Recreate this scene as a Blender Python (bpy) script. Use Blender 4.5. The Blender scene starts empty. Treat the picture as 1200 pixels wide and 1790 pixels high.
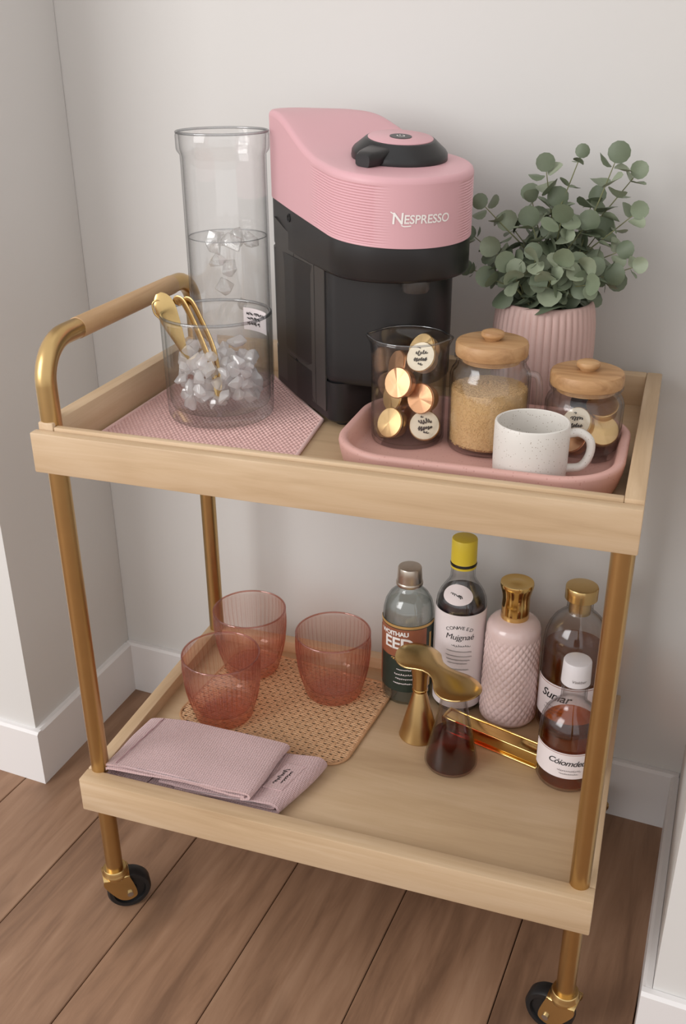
import bpy, bmesh, math, random
from mathutils import Vector, Matrix, Quaternion
R = math.radians
random.seed(7)
scene = bpy.context.scene
col = scene.collection

# ------------------------------------------------------------------ camera
cam_d = bpy.data.cameras.new('camera')
cam = bpy.data.objects.new('camera', cam_d)
col.objects.link(cam)
yaw, pitch, roll = R(-18.635), R(25.59), R(-0.365)
fwd = Vector((math.sin(yaw)*math.cos(pitch), math.cos(yaw)*math.cos(pitch), -math.sin(pitch)))
rgt = Vector((math.cos(yaw), -math.sin(yaw), 0))
upv = rgt.cross(fwd)
r2 = rgt*math.cos(roll) + upv*math.sin(roll)
u2 = -rgt*math.sin(roll) + upv*math.cos(roll)
M = Matrix((r2, u2, -fwd)).transposed().to_4x4()
M.translation = Vector((0.65806, -0.86023, 1.13057))
cam.matrix_world = M
cam_d.sensor_fit = 'HORIZONTAL'
cam_d.sensor_width = 36.0
cam_d.lens = 36.0*1719.54/1200.0
cam_d.clip_start = 0.01
scene.camera = cam

# ------------------------------------------------------------------ world, light, exposure
world = bpy.data.worlds.new('world')
scene.world = world
world.use_nodes = True
bg = world.node_tree.nodes['Background']
bg.inputs[0].default_value = (1.0, 0.985, 0.975, 1)
bg.inputs[1].default_value = 1.04
ld = bpy.data.lights.new('window_daylight', 'AREA')
ld.shape = 'RECTANGLE'
ld.size = 1.3
ld.size_y = 1.5
ld.energy = 34
ld.color = (1.0, 0.985, 0.98)
lo = bpy.data.objects.new('window_daylight', ld)
col.objects.link(lo)
lo.location = (-1.25, -1.75, 1.62)
lo.rotation_euler = (Vector((0.3, 0.3, 0.72)) - Vector(lo.location)).to_track_quat('-Z', 'Y').to_euler()
scene.view_settings.view_transform = 'Standard'
scene.view_settings.look = 'None'
scene.view_settings.gamma = 1.0
scene.view_settings.use_curve_mapping = False
scene.view_settings.exposure = 0.0
scene.cycles.transparent_max_bounces = 40
scene.cycles.max_bounces = 14

# ------------------------------------------------------------------ helpers: objects
def tag(o, label=None, cat=None, group=None, kind=None):
    if label: o['label'] = label
    if cat: o['category'] = cat
    if group: o['group'] = group
    if kind: o['kind'] = kind
    return o

def thing(name, loc, label, cat, group=None, rz=0.0):
    o = bpy.data.objects.new(name, None)
    o.empty_display_size = 0.02
    col.objects.link(o)
    o.location = loc
    o.rotation_euler = (0, 0, rz)
    return tag(o, label, cat, group)

def link(name, me, mat, parent=None, smooth=True, angle=40):
    o = bpy.data.objects.new(name, me)
    col.objects.link(o)
    if parent is not None: o.parent = parent
    if mat is not None and not me.materials: me.materials.append(mat)
    if smooth:
        me.shade_smooth()
        me.set_sharp_from_angle(angle=R(angle))
    return o

def mesh(name, verts, faces, mat, parent=None, smooth=True, angle=40, off=None):
    me = bpy.data.meshes.new(name)
    if off is not None: verts = [(v[0]-off[0], v[1]-off[1], v[2]-off[2]) for v in verts]
    me.from_pydata([tuple(v) for v in verts], [], faces)
    me.validate()
    bm = bmesh.new(); bm.from_mesh(me)
    bmesh.ops.recalc_face_normals(bm, faces=bm.faces)
    bm.to_mesh(me); bm.free()
    return link(name, me, mat, parent, smooth, angle)

class MB:
    """collects shapes that become ONE mesh"""
    def __init__(self): self.v = []; self.f = []
    def add(self, v, f):
        n = len(self.v)
        self.v += [tuple(a) for a in v]
        self.f += [[i+n for i in q] for q in f]
    def build(self, name, mat, parent=None, smooth=True, angle=40, off=None, recalc=True):
        if recalc: return mesh(name, self.v, self.f, mat, parent, smooth, angle, off)
        me = bpy.data.meshes.new(name); me.from_pydata(self.v, [], self.f)
        return link(name, me, mat, parent, smooth, angle)

def lathe(prof, seg=64, fn=None, closed=False):
    """prof: [(r,z)..]; fn(r,z,theta)->r ; poles where r==0"""
    v = []; f = []; rings = []
    for (r, z) in prof:
        if r <= 1e-9:
            rings.append([len(v)]); v.append((0, 0, z))
        else:
            s = len(v)
            for k in range(seg):
                t = 2*math.pi*k/seg
                rr = fn(r, z, t) if fn else r
                v.append((rr*math.cos(t), rr*math.sin(t), z))
            rings.append(list(range(s, s+seg)))
    pairs = list(zip(rings[:-1], rings[1:]))
    if closed: pairs.append((rings[-1], rings[0]))
    for a, b in pairs:
        if len(a) == 1 and len(b) == 1: continue
        for k in range(seg):
            k2 = (k+1) % seg
            if len(a) == 1: f.append((a[0], b[k], b[k2]))
            elif len(b) == 1: f.append((a[k], a[k2], b[0]))
            else: f.append((a[k], a[k2], b[k2], b[k]))
    return v, f

def loft(rings, cap0=True, cap1=True):
    """rings: list of equal-length lists of 3d points"""
    v = []; f = []; n = len(rings[0])
    for r in rings: v += [tuple(p) for p in r]
    for i in range(len(rings)-1):
        for k in range(n):
            k2 = (k+1) % n
            f.append((i*n+k, i*n+k2, (i+1)*n+k2, (i+1)*n+k))
    if cap0: f.append(tuple(range(n))[::-1])
    if cap1: f.append(tuple((len(rings)-1)*n+k for k in range(n)))
    return v, f

def catmull(pts, n=8):
    P = [Vector(p) for p in pts]; out = []
    P = [P[0]*2-P[1]] + P + [P[-1]*2-P[-2]]
    for i in range(1, len(P)-2):
        a, b, c, d = P[i-1:i+3]
        for k in range(n):
            t = k/n
            out.append(0.5*((2*b)+(c-a)*t+(2*a-5*b+4*c-d)*t*t+(3*b-a-3*c+d)*t**3))
    out.append(P[-2])
    return out

def tube(path, rad, seg=16, caps=True, flat=1.0, up=None):
    """rad number or list; flat squashes one axis"""
    path = [Vector(p) for p in path]
    rings = []; nrm = None
    for i, p in enumerate(path):
        t = (path[min(i+1, len(path)-1)] - path[max(i-1, 0)]).normalized()
        if nrm is None:
            a = Vector(up) if up else (Vector((0, 0, 1)) if abs(t.z) < 0.9 else Vector((1, 0, 0)))
            nrm = (a - t*a.dot(t)).normalized()
        else:
            nrm = (nrm - t*nrm.dot(t)).normalized()
        bn = t.cross(nrm)
        r = rad[i] if isinstance(rad, (list, tuple)) else rad
        rings.append([p + nrm*(math.cos(2*math.pi*k/seg)*r*flat) + bn*(math.sin(2*math.pi*k/seg)*r) for k in range(seg)])
    return loft(rings, caps, caps)

def box_mesh(x0, x1, y0, y1, z0, z1, bev=0.0, seg=2):
    bm = bmesh.new()
    bmesh.ops.create_cube(bm, size=1.0)
    for v in bm.verts:
        v.co = Vector(((x0+x1)/2+v.co.x*(x1-x0), (y0+y1)/2+v.co.y*(y1-y0), (z0+z1)/2+v.co.z*(z1-z0)))
    if bev > 0: bmesh.ops.bevel(bm, geom=bm.edges[:], offset=bev, segments=seg, affect='EDGES', profile=0.5)
    return bm

def box(name, x0, x1, y0, y1, z0, z1, mat, parent=None, bev=0.002, off=(0, 0, 0)):
    bm = box_mesh(x0-off[0], x1-off[0], y0-off[1], y1-off[1], z0-off[2], z1-off[2], bev)
    me = bpy.data.meshes.new(name); bm.to_mesh(me); bm.free()
    return link(name, me, mat, parent, True, 35)

def prism(pts, z0, z1):
    return loft([[(x, y, z0) for x, y in pts], [(x, y, z1) for x, y in pts]])

def hull(circles, n=96):
    """outline of the convex hull of circles, as n points by support angle, with arc-length-ish spacing"""
    pts = []
    for cx, cy, r in circles:
        for k in range(720):
            t = 2*math.pi*k/720
            pts.append((cx+r*math.cos(t), cy+r*math.sin(t)))
    pts = sorted(set(pts))
    def half(ps):
        h = []
        for p in ps:
            while len(h) >= 2 and (h[-1][0]-h[-2][0])*(p[1]-h[-2][1])-(h[-1][1]-h[-2][1])*(p[0]-h[-2][0]) <= 0: h.pop()
            h.append(p)
        return h
    a = half(pts); b = half(pts[::-1])
    return resample(a[:-1]+b[:-1], n)

def resample(P, n):
    L = [0]
    m = len(P)
    for i in range(m):
        q = P[(i+1) % m]; L.append(L[-1]+math.hypot(q[0]-P[i][0], q[1]-P[i][1]))
    out = []; j = 0
    for k in range(n):
        s = L[-1]*k/n
        while L[j+1] < s: j += 1
        t = (s-L[j])/max(1e-12, L[j+1]-L[j])
        a = P[j]; b = P[(j+1) % m]
        out.append((a[0]+(b[0]-a[0])*t, a[1]+(b[1]-a[1])*t))
    return out

def inset(P, d):
    n = len(P); out = []
    for k in range(n):
        a = P[k-1]; b = P[(k+1) % n]
        tx, ty = b[0]-a[0], b[1]-a[1]; l = math.hypot(tx, ty)
        out.append((P[k][0]-ty/l*d, P[k][1]+tx/l*d))
    return out

def rrect(cx, cy, hx, hy, r, n=10):
    out = []
    for sx, sy, a0 in ((1, -1, -90), (1, 1, 0), (-1, 1, 90), (-1, -1, 180)):
        for k in range(n+1):
            a = R(a0+90*k/n)
            out.append((cx+sx*(hx-r)+r*math.cos(a), cy+sy*(hy-r)+r*math.sin(a)))
    return out

# ------------------------------------------------------------------ helpers: writing
def text2d(s, size, shear=0.0, bold=0.0, spacing=1.0):
    cu = bpy.data.curves.new('lettering_curve', 'FONT')
    cu.body = s; cu.size = size; cu.shear = shear; cu.offset = bold; cu.space_character = spacing
    cu.align_x = 'CENTER'; cu.align_y = 'CENTER'; cu.resolution_u = 4
    o = bpy.data.objects.new('lettering_curve', cu); col.objects.link(o)
    dg = bpy.context.evaluated_depsgraph_get()
    me = bpy.data.meshes.new_from_object(o.evaluated_get(dg))
    v = [(a.co.x, a.co.y) for a in me.vertices]; f = [list(p.vertices) for p in me.polygons]
    bpy.data.objects.remove(o); bpy.data.curves.remove(cu); bpy.data.meshes.remove(me)
    return v, f

def ribbon2d(P, w):
    v = []; f = []
    for i, p in enumerate(P):
        a = P[max(0, i-1)]; b = P[min(len(P)-1, i+1)]
        tx, ty = b[0]-a[0], b[1]-a[1]; l = math.hypot(tx, ty) or 1
        v += [(p[0]-ty/l*w/2, p[1]+tx/l*w/2), (p[0]+ty/l*w/2, p[1]-tx/l*w/2)]
        if i: f.append((2*i-2, 2*i-1, 2*i+1, 2*i))
    return v, f

def scribble2d(x, y, width, height, loops, w, rnd, slope=0.0):
    """looping handwriting: a wave with varying height"""
    P = []; n = loops*10
    hs = [rnd.uniform(0.35, 1.0) for _ in range(loops+2)]
    ph = rnd.uniform(0, 6)
    for i in range(n+1):
        t = i/n; k = int(t*loops)
        h = hs[k]*height*0.5
        a = t*loops*2*math.pi
        P.append((x-width/2+width*t+0.35*width/loops*math.sin(a+ph), y+h*math.sin(a)+slope*(t-0.5)*width+h*0.3*math.sin(a*0.37)))
    return ribbon2d(P, w)

class Ink:
    def __init__(self): self.v = []; self.f = []
    def add(self, vf, dx=0, dy=0, rot=0):
        n = len(self.v); c, s = math.cos(rot), math.sin(rot)
        self.v += [(a*c-b*s+dx, a*s+b*c+dy) for a, b in vf[0]]
        self.f += [[i+n for i in q] for q in vf[1]]
    def on_cylinder(self, name, r, th0, z0, mat, parent, lift=0.0004, zr=None):
        V = []
        for x, y in self.v:
            rr = (zr(z0+y) if zr else r)+lift
            t = th0+x/r
            V.append((rr*math.cos(t), rr*math.sin(t), z0+y))
        me = bpy.data.meshes.new(name); me.from_pydata(V, [], self.f)
        return link(name, me, mat, parent, False)
    def on_plane(self, name, origin, ux, uy, mat, parent):
        o = Vector(origin); ux = Vector(ux); uy = Vector(uy)
        me = bpy.data.meshes.new(name); me.from_pydata([tuple(o+ux*x+uy*y) for x, y in self.v], [], self.f)
        return link(name, me, mat, parent, False)

def cyl_patch(name, r, th0, half, z0, z1, mat, parent, thick=0.0006, n=28, zr=None, rows=6, corner=0.0):
    """paper label on a round bottle with real thickness"""
    def ring(lift):
        out = []
        for j in range(rows+1):
            z = z0+(z1-z0)*j/rows
            rr = (zr(z) if zr else r)+lift
            out.append([(rr*math.cos(th0-half+2*half*k/n), rr*math.sin(th0-half+2*half*k/n), z) for k in range(n+1)])
        return out
    m = MB()
    for lift in (0.0001, thick):
        g = ring(lift); v = [p for row in g for p in row]
        f = [(j*(n+1)+k, j*(n+1)+k+1, (j+1)*(n+1)+k+1, (j+1)*(n+1)+k) for j in range(rows) for k in range(n)]
        m.add(v, f)
    N = (rows+1)*(n+1)
    edge = [k for k in range(n+1)]+[j*(n+1)+n for j in range(1, rows+1)]+[rows*(n+1)+k for k in range(n-1, -1, -1)]+[j*(n+1) for j in range(rows-1, 0, -1)]
    for i in range(len(edge)):
        a, b = edge[i], edge[(i+1) % len(edge)]
        m.f.append([a, b, b+N, a+N])
    return m.build(name, mat, parent)

# ------------------------------------------------------------------ helpers: materials
def srgb(r, g, b):
    def c(x):
        x /= 255.0
        return x/12.92 if x <= 0.04045 else ((x+0.055)/1.055)**2.4
    return (c(r), c(g), c(b), 1)

def new_mat(name):
    m = bpy.data.materials.new(name); m.use_nodes = True
    nt = m.node_tree
    return m, nt, nt.nodes['Principled BSDF']

def N(nt, t, **kw):
    n = nt.nodes.new(t)
    for k, v in kw.items(): setattr(n, k, v)
    return n

def plain(name, c, rough=0.5, metal=0.0, var=0.06, vscale=30, bump=0.0, bscale=200, spec=0.5, sheen=0.0, aniso=0.0, coat=0.0):
    m, nt, b = new_mat(name)
    tc = N(nt, 'ShaderNodeTexCoord'); nz = N(nt, 'ShaderNodeTexNoise')
    nz.inputs['Scale'].default_value = vscale; nz.inputs['Detail'].default_value = 4
    nt.links.new(tc.outputs['Object'], nz.inputs['Vector'])
    hs = N(nt, 'ShaderNodeMix', data_type='RGBA')
    hs.inputs[6].default_value = tuple(x*(1-var) for x in c[:3])+(1,)
    hs.inputs[7].default_value = tuple(min(1, x*(1+var)) for x in c[:3])+(1,)
    nt.links.new(nz.outputs['Fac'], hs.inputs[0]); nt.links.new(hs.outputs[2], b.inputs['Base Color'])
    b.inputs['Roughness'].default_value = rough; b.inputs['Metallic'].default_value = metal
    b.inputs['Specular IOR Level'].default_value = spec
    b.inputs['Sheen Weight'].default_value = sheen; b.inputs['Anisotropic'].default_value = aniso
    b.inputs['Coat Weight'].default_value = coat; b.inputs['Coat Roughness'].default_value = 0.1
    if bump > 0:
        n2 = N(nt, 'ShaderNodeTexNoise'); n2.inputs['Scale'].default_value = bscale; n2.inputs['Detail'].default_value = 3
        nt.links.new(tc.outputs['Object'], n2.inputs['Vector'])
        bp = N(nt, 'ShaderNodeBump'); bp.inputs['Strength'].default_value = bump; bp.inputs['Distance'].default_value = 0.001
        nt.links.new(n2.outputs['Fac'], bp.inputs['Height']); nt.links.new(bp.outputs[0], b.inputs['Normal'])
    return m

def wood(name, dark, mid, light, axis='x', stretch=14.0, base=6.0, rough=0.5, rand=0.12, knots=False):
    m, nt, b = new_mat(name)
    tc = N(nt, 'ShaderNodeTexCoord'); mp = N(nt, 'ShaderNodeMapping')
    s = [base*stretch]*3; s['xyz'.index(axis)] = base
    mp.inputs['Scale'].default_value = s
    oi = N(nt, 'ShaderNodeObjectInfo')
    ad = N(nt, 'ShaderNodeVectorMath', operation='SCALE'); ad.inputs[3].default_value = 13.0
    cb = N(nt, 'ShaderNodeCombineXYZ')
    for i in range(3): nt.links.new(oi.outputs['Random'], cb.inputs[i])
    nt.links.new(cb.outputs[0], ad.inputs[0])
    va = N(nt, 'ShaderNodeVectorMath', operation='ADD')
    nt.links.new(tc.outputs['Object'], va.inputs[0]); nt.links.new(ad.outputs[0], va.inputs[1])
    nt.links.new(va.outputs[0], mp.inputs['Vector'])
    n1 = N(nt, 'ShaderNodeTexNoise'); n1.inputs['Scale'].default_value = 1.0; n1.inputs['Detail'].default_value = 6; n1.inputs['Roughness'].default_value = 0.62; n1.inputs['Distortion'].default_value = 0.6
    nt.links.new(mp.outputs[0], n1.inputs['Vector'])
    mp2 = N(nt, 'ShaderNodeMapping'); s2 = [base*1.6]*3; s2['xyz'.index(axis)] = base*0.28
    mp2.inputs['Scale'].default_value = s2
    nt.links.new(va.outputs[0], mp2.inputs['Vector'])
    n2 = N(nt, 'ShaderNodeTexNoise'); n2.inputs['Scale'].default_value = 1.4; n2.inputs['Detail'].default_value = 3; n2.inputs['Distortion'].default_value = 1.2
    nt.links.new(mp2.outputs[0], n2.inputs['Vector'])
    mx = N(nt, 'ShaderNodeMath', operation='MULTIPLY_ADD'); mx.inputs[1].default_value = 0.55; 
    m2 = N(nt, 'ShaderNodeMath', operation='MULTIPLY'); m2.inputs[1].default_value = 0.5
    nt.links.new(n2.outputs['Fac'], m2.inputs[0])
    nt.links.new(n1.outputs['Fac'], mx.inputs[0]); nt.links.new(m2.outputs[0], mx.inputs[2])
    cr = N(nt, 'ShaderNodeValToRGB')
    e = cr.color_ramp.elements; e[0].position = 0.36; e[0].color = dark; e[1].position = 0.7; e[1].color = light
    k = e.new(0.52); k.color = mid
    nt.links.new(mx.outputs[0], cr.inputs[0])
    hv = N(nt, 'ShaderNodeHueSaturation')
    rv = N(nt, 'ShaderNodeMath', operation='MULTIPLY_ADD'); rv.inputs[1].default_value = rand; rv.inputs[2].default_value = 1-rand/2
    nt.links.new(oi.outputs['Random'], rv.inputs[0]); nt.links.new(rv.outputs[0], hv.inputs['Value'])
    src = cr.outputs[0]
    if knots:
        vo = N(nt, 'ShaderNodeTexNoise'); vo.inputs['Scale'].default_value = 9.0; vo.inputs['Detail'].default_value = 2
        mk = N(nt, 'ShaderNodeMapping'); mk.inputs['Scale'].default_value = (1.0, 0.45, 1.0)
        nt.links.new(va.outputs[0], mk.inputs['Vector']); nt.links.new(mk.outputs[0], vo.inputs['Vector'])
        kr = N(nt, 'ShaderNodeValToRGB'); kr.color_ramp.elements[0].position = 0.62; kr.color_ramp.elements[1].position = 0.78
        kr.color_ramp.elements[1].color = (0.55, 0.55, 0.55, 1)
        nt.links.new(vo.outputs['Fac'], kr.inputs[0])
        km = N(nt, 'ShaderNodeMix', data_type='RGBA'); km.inputs[7].default_value = tuple(x*0.45 for x in dark[:3])+(1,)
        nt.links.new(kr.outputs[0], km.inputs[0]); nt.links.new(src, km.inputs[6]); src = km.outputs[2]
    nt.links.new(src, hv.inputs['Color']); nt.links.new(hv.outputs[0], b.inputs['Base Color'])
    b.inputs['Roughness'].default_value = rough
    bp = N(nt, 'ShaderNodeBump'); bp.inputs['Strength'].default_value = 0.12; bp.inputs['Distance'].default_value = 0.0008
    nt.links.new(n1.outputs['Fac'], bp.inputs['Height']); nt.links.new(bp.outputs[0], b.inputs['Normal'])
    return m

def glass(name, clear, edge, refl=0.05, rough=0.02, power=3.0, body=None, bodyfac=0.0, refr=0.0, ior=1.45):
    """thin glass: tinted see-through, deeper colour and stronger reflection at grazing angles"""
    m = bpy.data.materials.new(name); m.use_nodes = True; nt = m.node_tree
    nt.nodes.remove(nt.nodes['Principled BSDF']); out = nt.nodes['Material Output']
    lw = N(nt, 'ShaderNodeLayerWeight'); lw.inputs[0].default_value = 0.5
    pw = N(nt, 'ShaderNodeMath', operation='POWER'); pw.inputs[1].default_value = power
    nt.links.new(lw.outputs['Facing'], pw.inputs[0])
    cm = N(nt, 'ShaderNodeMix', data_type='RGBA'); cm.inputs[6].default_value = clear; cm.inputs[7].default_value = edge
    nt.links.new(pw.outputs[0], cm.inputs[0])
    tr = N(nt, 'ShaderNodeBsdfTransparent'); nt.links.new(cm.outputs[2], tr.inputs[0])
    if refr > 0:
        rf = N(nt, 'ShaderNodeBsdfRefraction'); rf.inputs['IOR'].default_value = ior; rf.inputs['Roughness'].default_value = 0.0
        nt.links.new(cm.outputs[2], rf.inputs[0])
        ts = tr
        tr = N(nt, 'ShaderNodeMixShader'); tr.inputs[0].default_value = refr
        nt.links.new(ts.outputs[0], tr.inputs[1]); nt.links.new(rf.outputs[0], tr.inputs[2])
    gl = N(nt, 'ShaderNodeBsdfGlossy'); gl.inputs['Roughness'].default_value = rough
    p5 = N(nt, 'ShaderNodeMath', operation='POWER'); p5.inputs[1].default_value = 5.0
    nt.links.new(lw.outputs['Facing'], p5.inputs[0])
    ff = N(nt, 'ShaderNodeMath', operation='MULTIPLY_ADD'); ff.inputs[1].default_value = 0.6; ff.inputs[2].default_value = refl
    nt.links.new(p5.outputs[0], ff.inputs[0])
    mx = N(nt, 'ShaderNodeMixShader')
    nt.links.new(ff.outputs[0], mx.inputs[0]); nt.links.new(gl.outputs[0], mx.inputs[2])
    if body is not None:
        df = N(nt, 'ShaderNodeBsdfTranslucent'); df.inputs[0].default_value = body
        d2 = N(nt, 'ShaderNodeBsdfDiffuse'); d2.inputs[0].default_value = body
        dm = N(nt, 'ShaderNodeMixShader'); nt.links.new(df.outputs[0], dm.inputs[1]); nt.links.new(d2.outputs[0], dm.inputs[2])
        bm_ = N(nt, 'ShaderNodeMixShader'); bm_.inputs[0].default_value = bodyfac
        nt.links.new(tr.outputs[0], bm_.inputs[1]); nt.links.new(dm.outputs[0], bm_.inputs[2])
        nt.links.new(bm_.outputs[0], mx.inputs[1])
    else:
        nt.links.new(tr.outputs[0], mx.inputs[1])
    nt.links.new(mx.outputs[0], out.inputs['Surface'])
    return m

def speckled(name, base, spot, scale=220, rough=0.45, thr=0.19):
    m, nt, b = new_mat(name)
    tc = N(nt, 'ShaderNodeTexCoord'); vo = N(nt, 'ShaderNodeTexVoronoi'); vo.inputs['Scale'].default_value = scale
    nt.links.new(tc.outputs['Object'], vo.inputs['Vector'])
    cr = N(nt, 'ShaderNodeValToRGB'); cr.color_ramp.elements[0].position = thr; cr.color_ramp.elements[0].color = (1, 1, 1, 1)
    cr.color_ramp.elements[1].position = thr+0.06; cr.color_ramp.elements[1].color = (0, 0, 0, 1)
    nt.links.new(vo.outputs['Distance'], cr.inputs[0])
    gt = N(nt, 'ShaderNodeSeparateColor'); nt.links.new(vo.outputs['Color'], gt.inputs[0])
    th = N(nt, 'ShaderNodeMath', operation='GREATER_THAN'); th.inputs[1].default_value = 0.55
    nt.links.new(gt.outputs[0], th.inputs[0])
    mu = N(nt, 'ShaderNodeMath', operation='MULTIPLY'); nt.links.new(cr.outputs[0], mu.inputs[0]); nt.links.new(th.outputs[0], mu.inputs[1])
    mx = N(nt, 'ShaderNodeMix', data_type='RGBA'); mx.inputs[6].default_value = base; mx.inputs[7].default_value = spot
    nt.links.new(mu.outputs[0], mx.inputs[0]); nt.links.new(mx.outputs[2], b.inputs['Base Color'])
    b.inputs['Roughness'].default_value = rough
    return m

MT = {}
MT['wall'] = plain('wall_paint', srgb(214, 212, 209), 0.75, var=0.025, vscale=3.5, bump=0.05, bscale=160, spec=0.25)
MT['trim'] = plain('trim_paint', srgb(228, 225, 224), 0.5, var=0.02, vscale=5, spec=0.3)
MT['floor'] = wood('floor_oak', srgb(115, 85, 64), srgb(143, 109, 84), srgb(161, 127, 101), 'y', 9.0, 5.0, 0.52, 0.10, knots=True)
MT['subfloor'] = plain('subfloor_dark', srgb(60, 42, 30), 0.9)
oak = (srgb(178, 149, 115), srgb(196, 168, 134), srgb(209, 184, 153))
MT['oak_x'] = wood('oak_lengthwise', *oak, 'x', 15.0, 4.0, 0.48, 0.05)
MT['oak_y'] = wood('oak_crosswise', *oak, 'y', 15.0, 4.0, 0.48, 0.05)
MT['oak_floor'] = wood('oak_tray_floor', srgb(176, 148, 115), srgb(192, 164, 130), srgb(206, 180, 148), 'x', 12.0, 3.0, 0.42, 0.04)
MT['oak_grip'] = wood('oak_grip', srgb(172, 136, 94), srgb(190, 154, 112), srgb(204, 170, 130), 'y', 14.0, 4.0, 0.5, 0.02)
MT['lid'] = wood('lid_wood', srgb(150, 108, 68), srgb(182, 140, 96), srgb(200, 162, 118), 'x', 9.0, 10.0, 0.5, 0.06)
MT['brass'] = plain('brushed_brass', srgb(196, 164, 112), 0.3, 1.0, var=0.06, vscale=40)
MT['gold'] = plain('polished_gold', srgb(218, 184, 116), 0.13, 1.0, var=0.02, vscale=20)
MT['satin_gold'] = plain('satin_gold', srgb(208, 178, 122), 0.26, 1.0, var=0.04, vscale=60)
MT['pink_shell'] = plain('pink_plastic', srgb(213, 165, 171), 0.42, var=0.01, spec=0.4)
MT['black'] = plain('black_plastic', srgb(30, 29, 30), 0.35, var=0.05, spec=0.5)
MT['black_side'] = plain('black_satin_panel', srgb(58, 55, 53), 0.30, var=0.05, spec=0.6)
MT['rubber'] = plain('black_rubber', srgb(24, 24, 25), 0.45)
MT['steel'] = plain('steel', srgb(190, 188, 186), 0.25, 1.0)
MT['white_ink'] = plain('white_print', srgb(240, 236, 232), 0.5)
MT['ink'] = plain('black_print', srgb(28, 26, 28), 0.6)
MT['grey_ink'] = plain('grey_print', srgb(120, 112, 112), 0.6)
MT['mat_pink'] = plain('pink_yarn', srgb(222, 186, 180), 0.85, var=0.12, vscale=260, sheen=0.2)
MT['mat_pink_gap'] = plain('pink_yarn_ground', srgb(206, 168, 163), 0.9)
MT['cane'] = plain('woven_cane', srgb(206, 164, 124), 0.6, var=0.22, vscale=90)
MT['cane_edge'] = plain('cane_binding', srgb(190, 146, 106), 0.65, var=0.2, vscale=120)
MT['napkin'] = plain('pink_linen', srgb(204, 172, 174), 0.9, var=0.07, vscale=300, bump=0.35, bscale=900, sheen=0.3)
def waffle(name, c):
    m, nt, b = new_mat(name)
    tc = N(nt, 'ShaderNodeTexCoord')
    nz = N(nt, 'ShaderNodeTexNoise'); nz.inputs['Scale'].default_value = 500; nt.links.new(tc.outputs['Object'], nz.inputs['Vector'])
    w1 = N(nt, 'ShaderNodeTexWave', bands_direction='X'); w1.inputs['Scale'].default_value = 95; w1.inputs['Distortion'].default_value = 1.5
    w2 = N(nt, 'ShaderNodeTexWave', bands_direction='Y'); w2.inputs['Scale'].default_value = 130; w2.inputs['Distortion'].default_value = 1.5
    for w in (w1, w2): w.inputs['Detail Scale'].default_value = 3; nt.links.new(tc.outputs['Object'], w.inputs['Vector'])
    ad = N(nt, 'ShaderNodeMath', operation='ADD'); nt.links.new(w1.outputs['Fac'], ad.inputs[0]); nt.links.new(w2.outputs['Fac'], ad.inputs[1])
    a2 = N(nt, 'ShaderNodeMath', operation='ADD'); nt.links.new(ad.outputs[0], a2.inputs[0]); nt.links.new(nz.outputs['Fac'], a2.inputs[1])
    bp = N(nt, 'ShaderNodeBump'); bp.inputs['Strength'].default_value = 0.55; bp.inputs['Distance'].default_value = 0.0009
    nt.links.new(a2.outputs[0], bp.inputs['Height']); nt.links.new(bp.outputs[0], b.inputs['Normal'])
    mx = N(nt, 'ShaderNodeMix', data_type='RGBA'); mx.inputs[6].default_value = tuple(x*0.88 for x in c[:3])+(1,); mx.inputs[7].default_value = c
    nt.links.new(nz.outputs['Fac'], mx.inputs[0]); nt.links.new(mx.outputs[2], b.inputs['Base Color'])
    b.inputs['Roughness'].default_value = 0.9; b.inputs['Sheen Weight'].default_value = 0.25
    return m
MT['napkin'] = waffle('pink_waffle_cloth', srgb(206, 174, 174))
MT['seam'] = plain('pink_stitching', srgb(168, 132, 136), 0.9)
MT['tray_pink'] = speckled('pink_stone', srgb(206, 160, 150), srgb(192, 143, 133), 260, 0.5, 0.2)
MT['pot'] = plain('pink_ceramic', srgb(202, 170, 162), 0.55, var=0.04, vscale=60)
MT['soil'] = plain('soil', srgb(40, 34, 26), 0.95, var=0.4, vscale=200, bump=0.8, bscale=300)
MT['stem'] = plain('plant_stem', srgb(120, 122, 84), 0.6)
MT['leafs'] = [plain('leaf_a', srgb(120, 131, 106), 0.5, var=0.10, vscale=120), plain('leaf_b', srgb(144, 153, 129), 0.5, var=0.10, vscale=120), plain('leaf_c', srgb(104, 115, 92), 0.5, var=0.10, vscale=120)]
MT['mug'] = speckled('speckled_stoneware', srgb(216, 211, 204), srgb(160, 146, 132), 420, 0.38, 0.17)
MT['grain'] = plain('brown_sugar', srgb(204, 168, 116), 0.55, var=0.25, vscale=900)
MT['glass'] = glass('clear_glass', (0.998, 0.998, 0.998, 1), (0.46, 0.47, 0.48, 1), 0.05, power=4.0, refr=0.04)
MT['glass_rim'] = glass('glass_rim', (0.80, 0.81, 0.82, 1), (0.42, 0.43, 0.44, 1), 0.16, 0.03, power=2.0)
MT['pink_rim'] = glass('pink_glass_rim', (0.90, 0.66, 0.60, 1), (0.66, 0.38, 0.33, 1), 0.14, 0.03, power=2.0)
MT['glass_thick'] = glass('thick_glass', (0.997, 0.998, 0.998, 1), (0.56, 0.61, 0.62, 1), 0.06, power=3.8, refr=0.03)
MT['water'] = glass('water', (0.985, 0.986, 0.986, 1), (0.70, 0.70, 0.70, 1), 0.035, power=6.0)
MT['ice'] = glass('ice', (0.98, 0.98, 0.985, 1), (0.86, 0.86, 0.87, 1), 0.15, 0.06, 2.5, (1.0, 0.995, 0.995, 1), 0.46, refr=0.06, ior=1.25)
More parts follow.
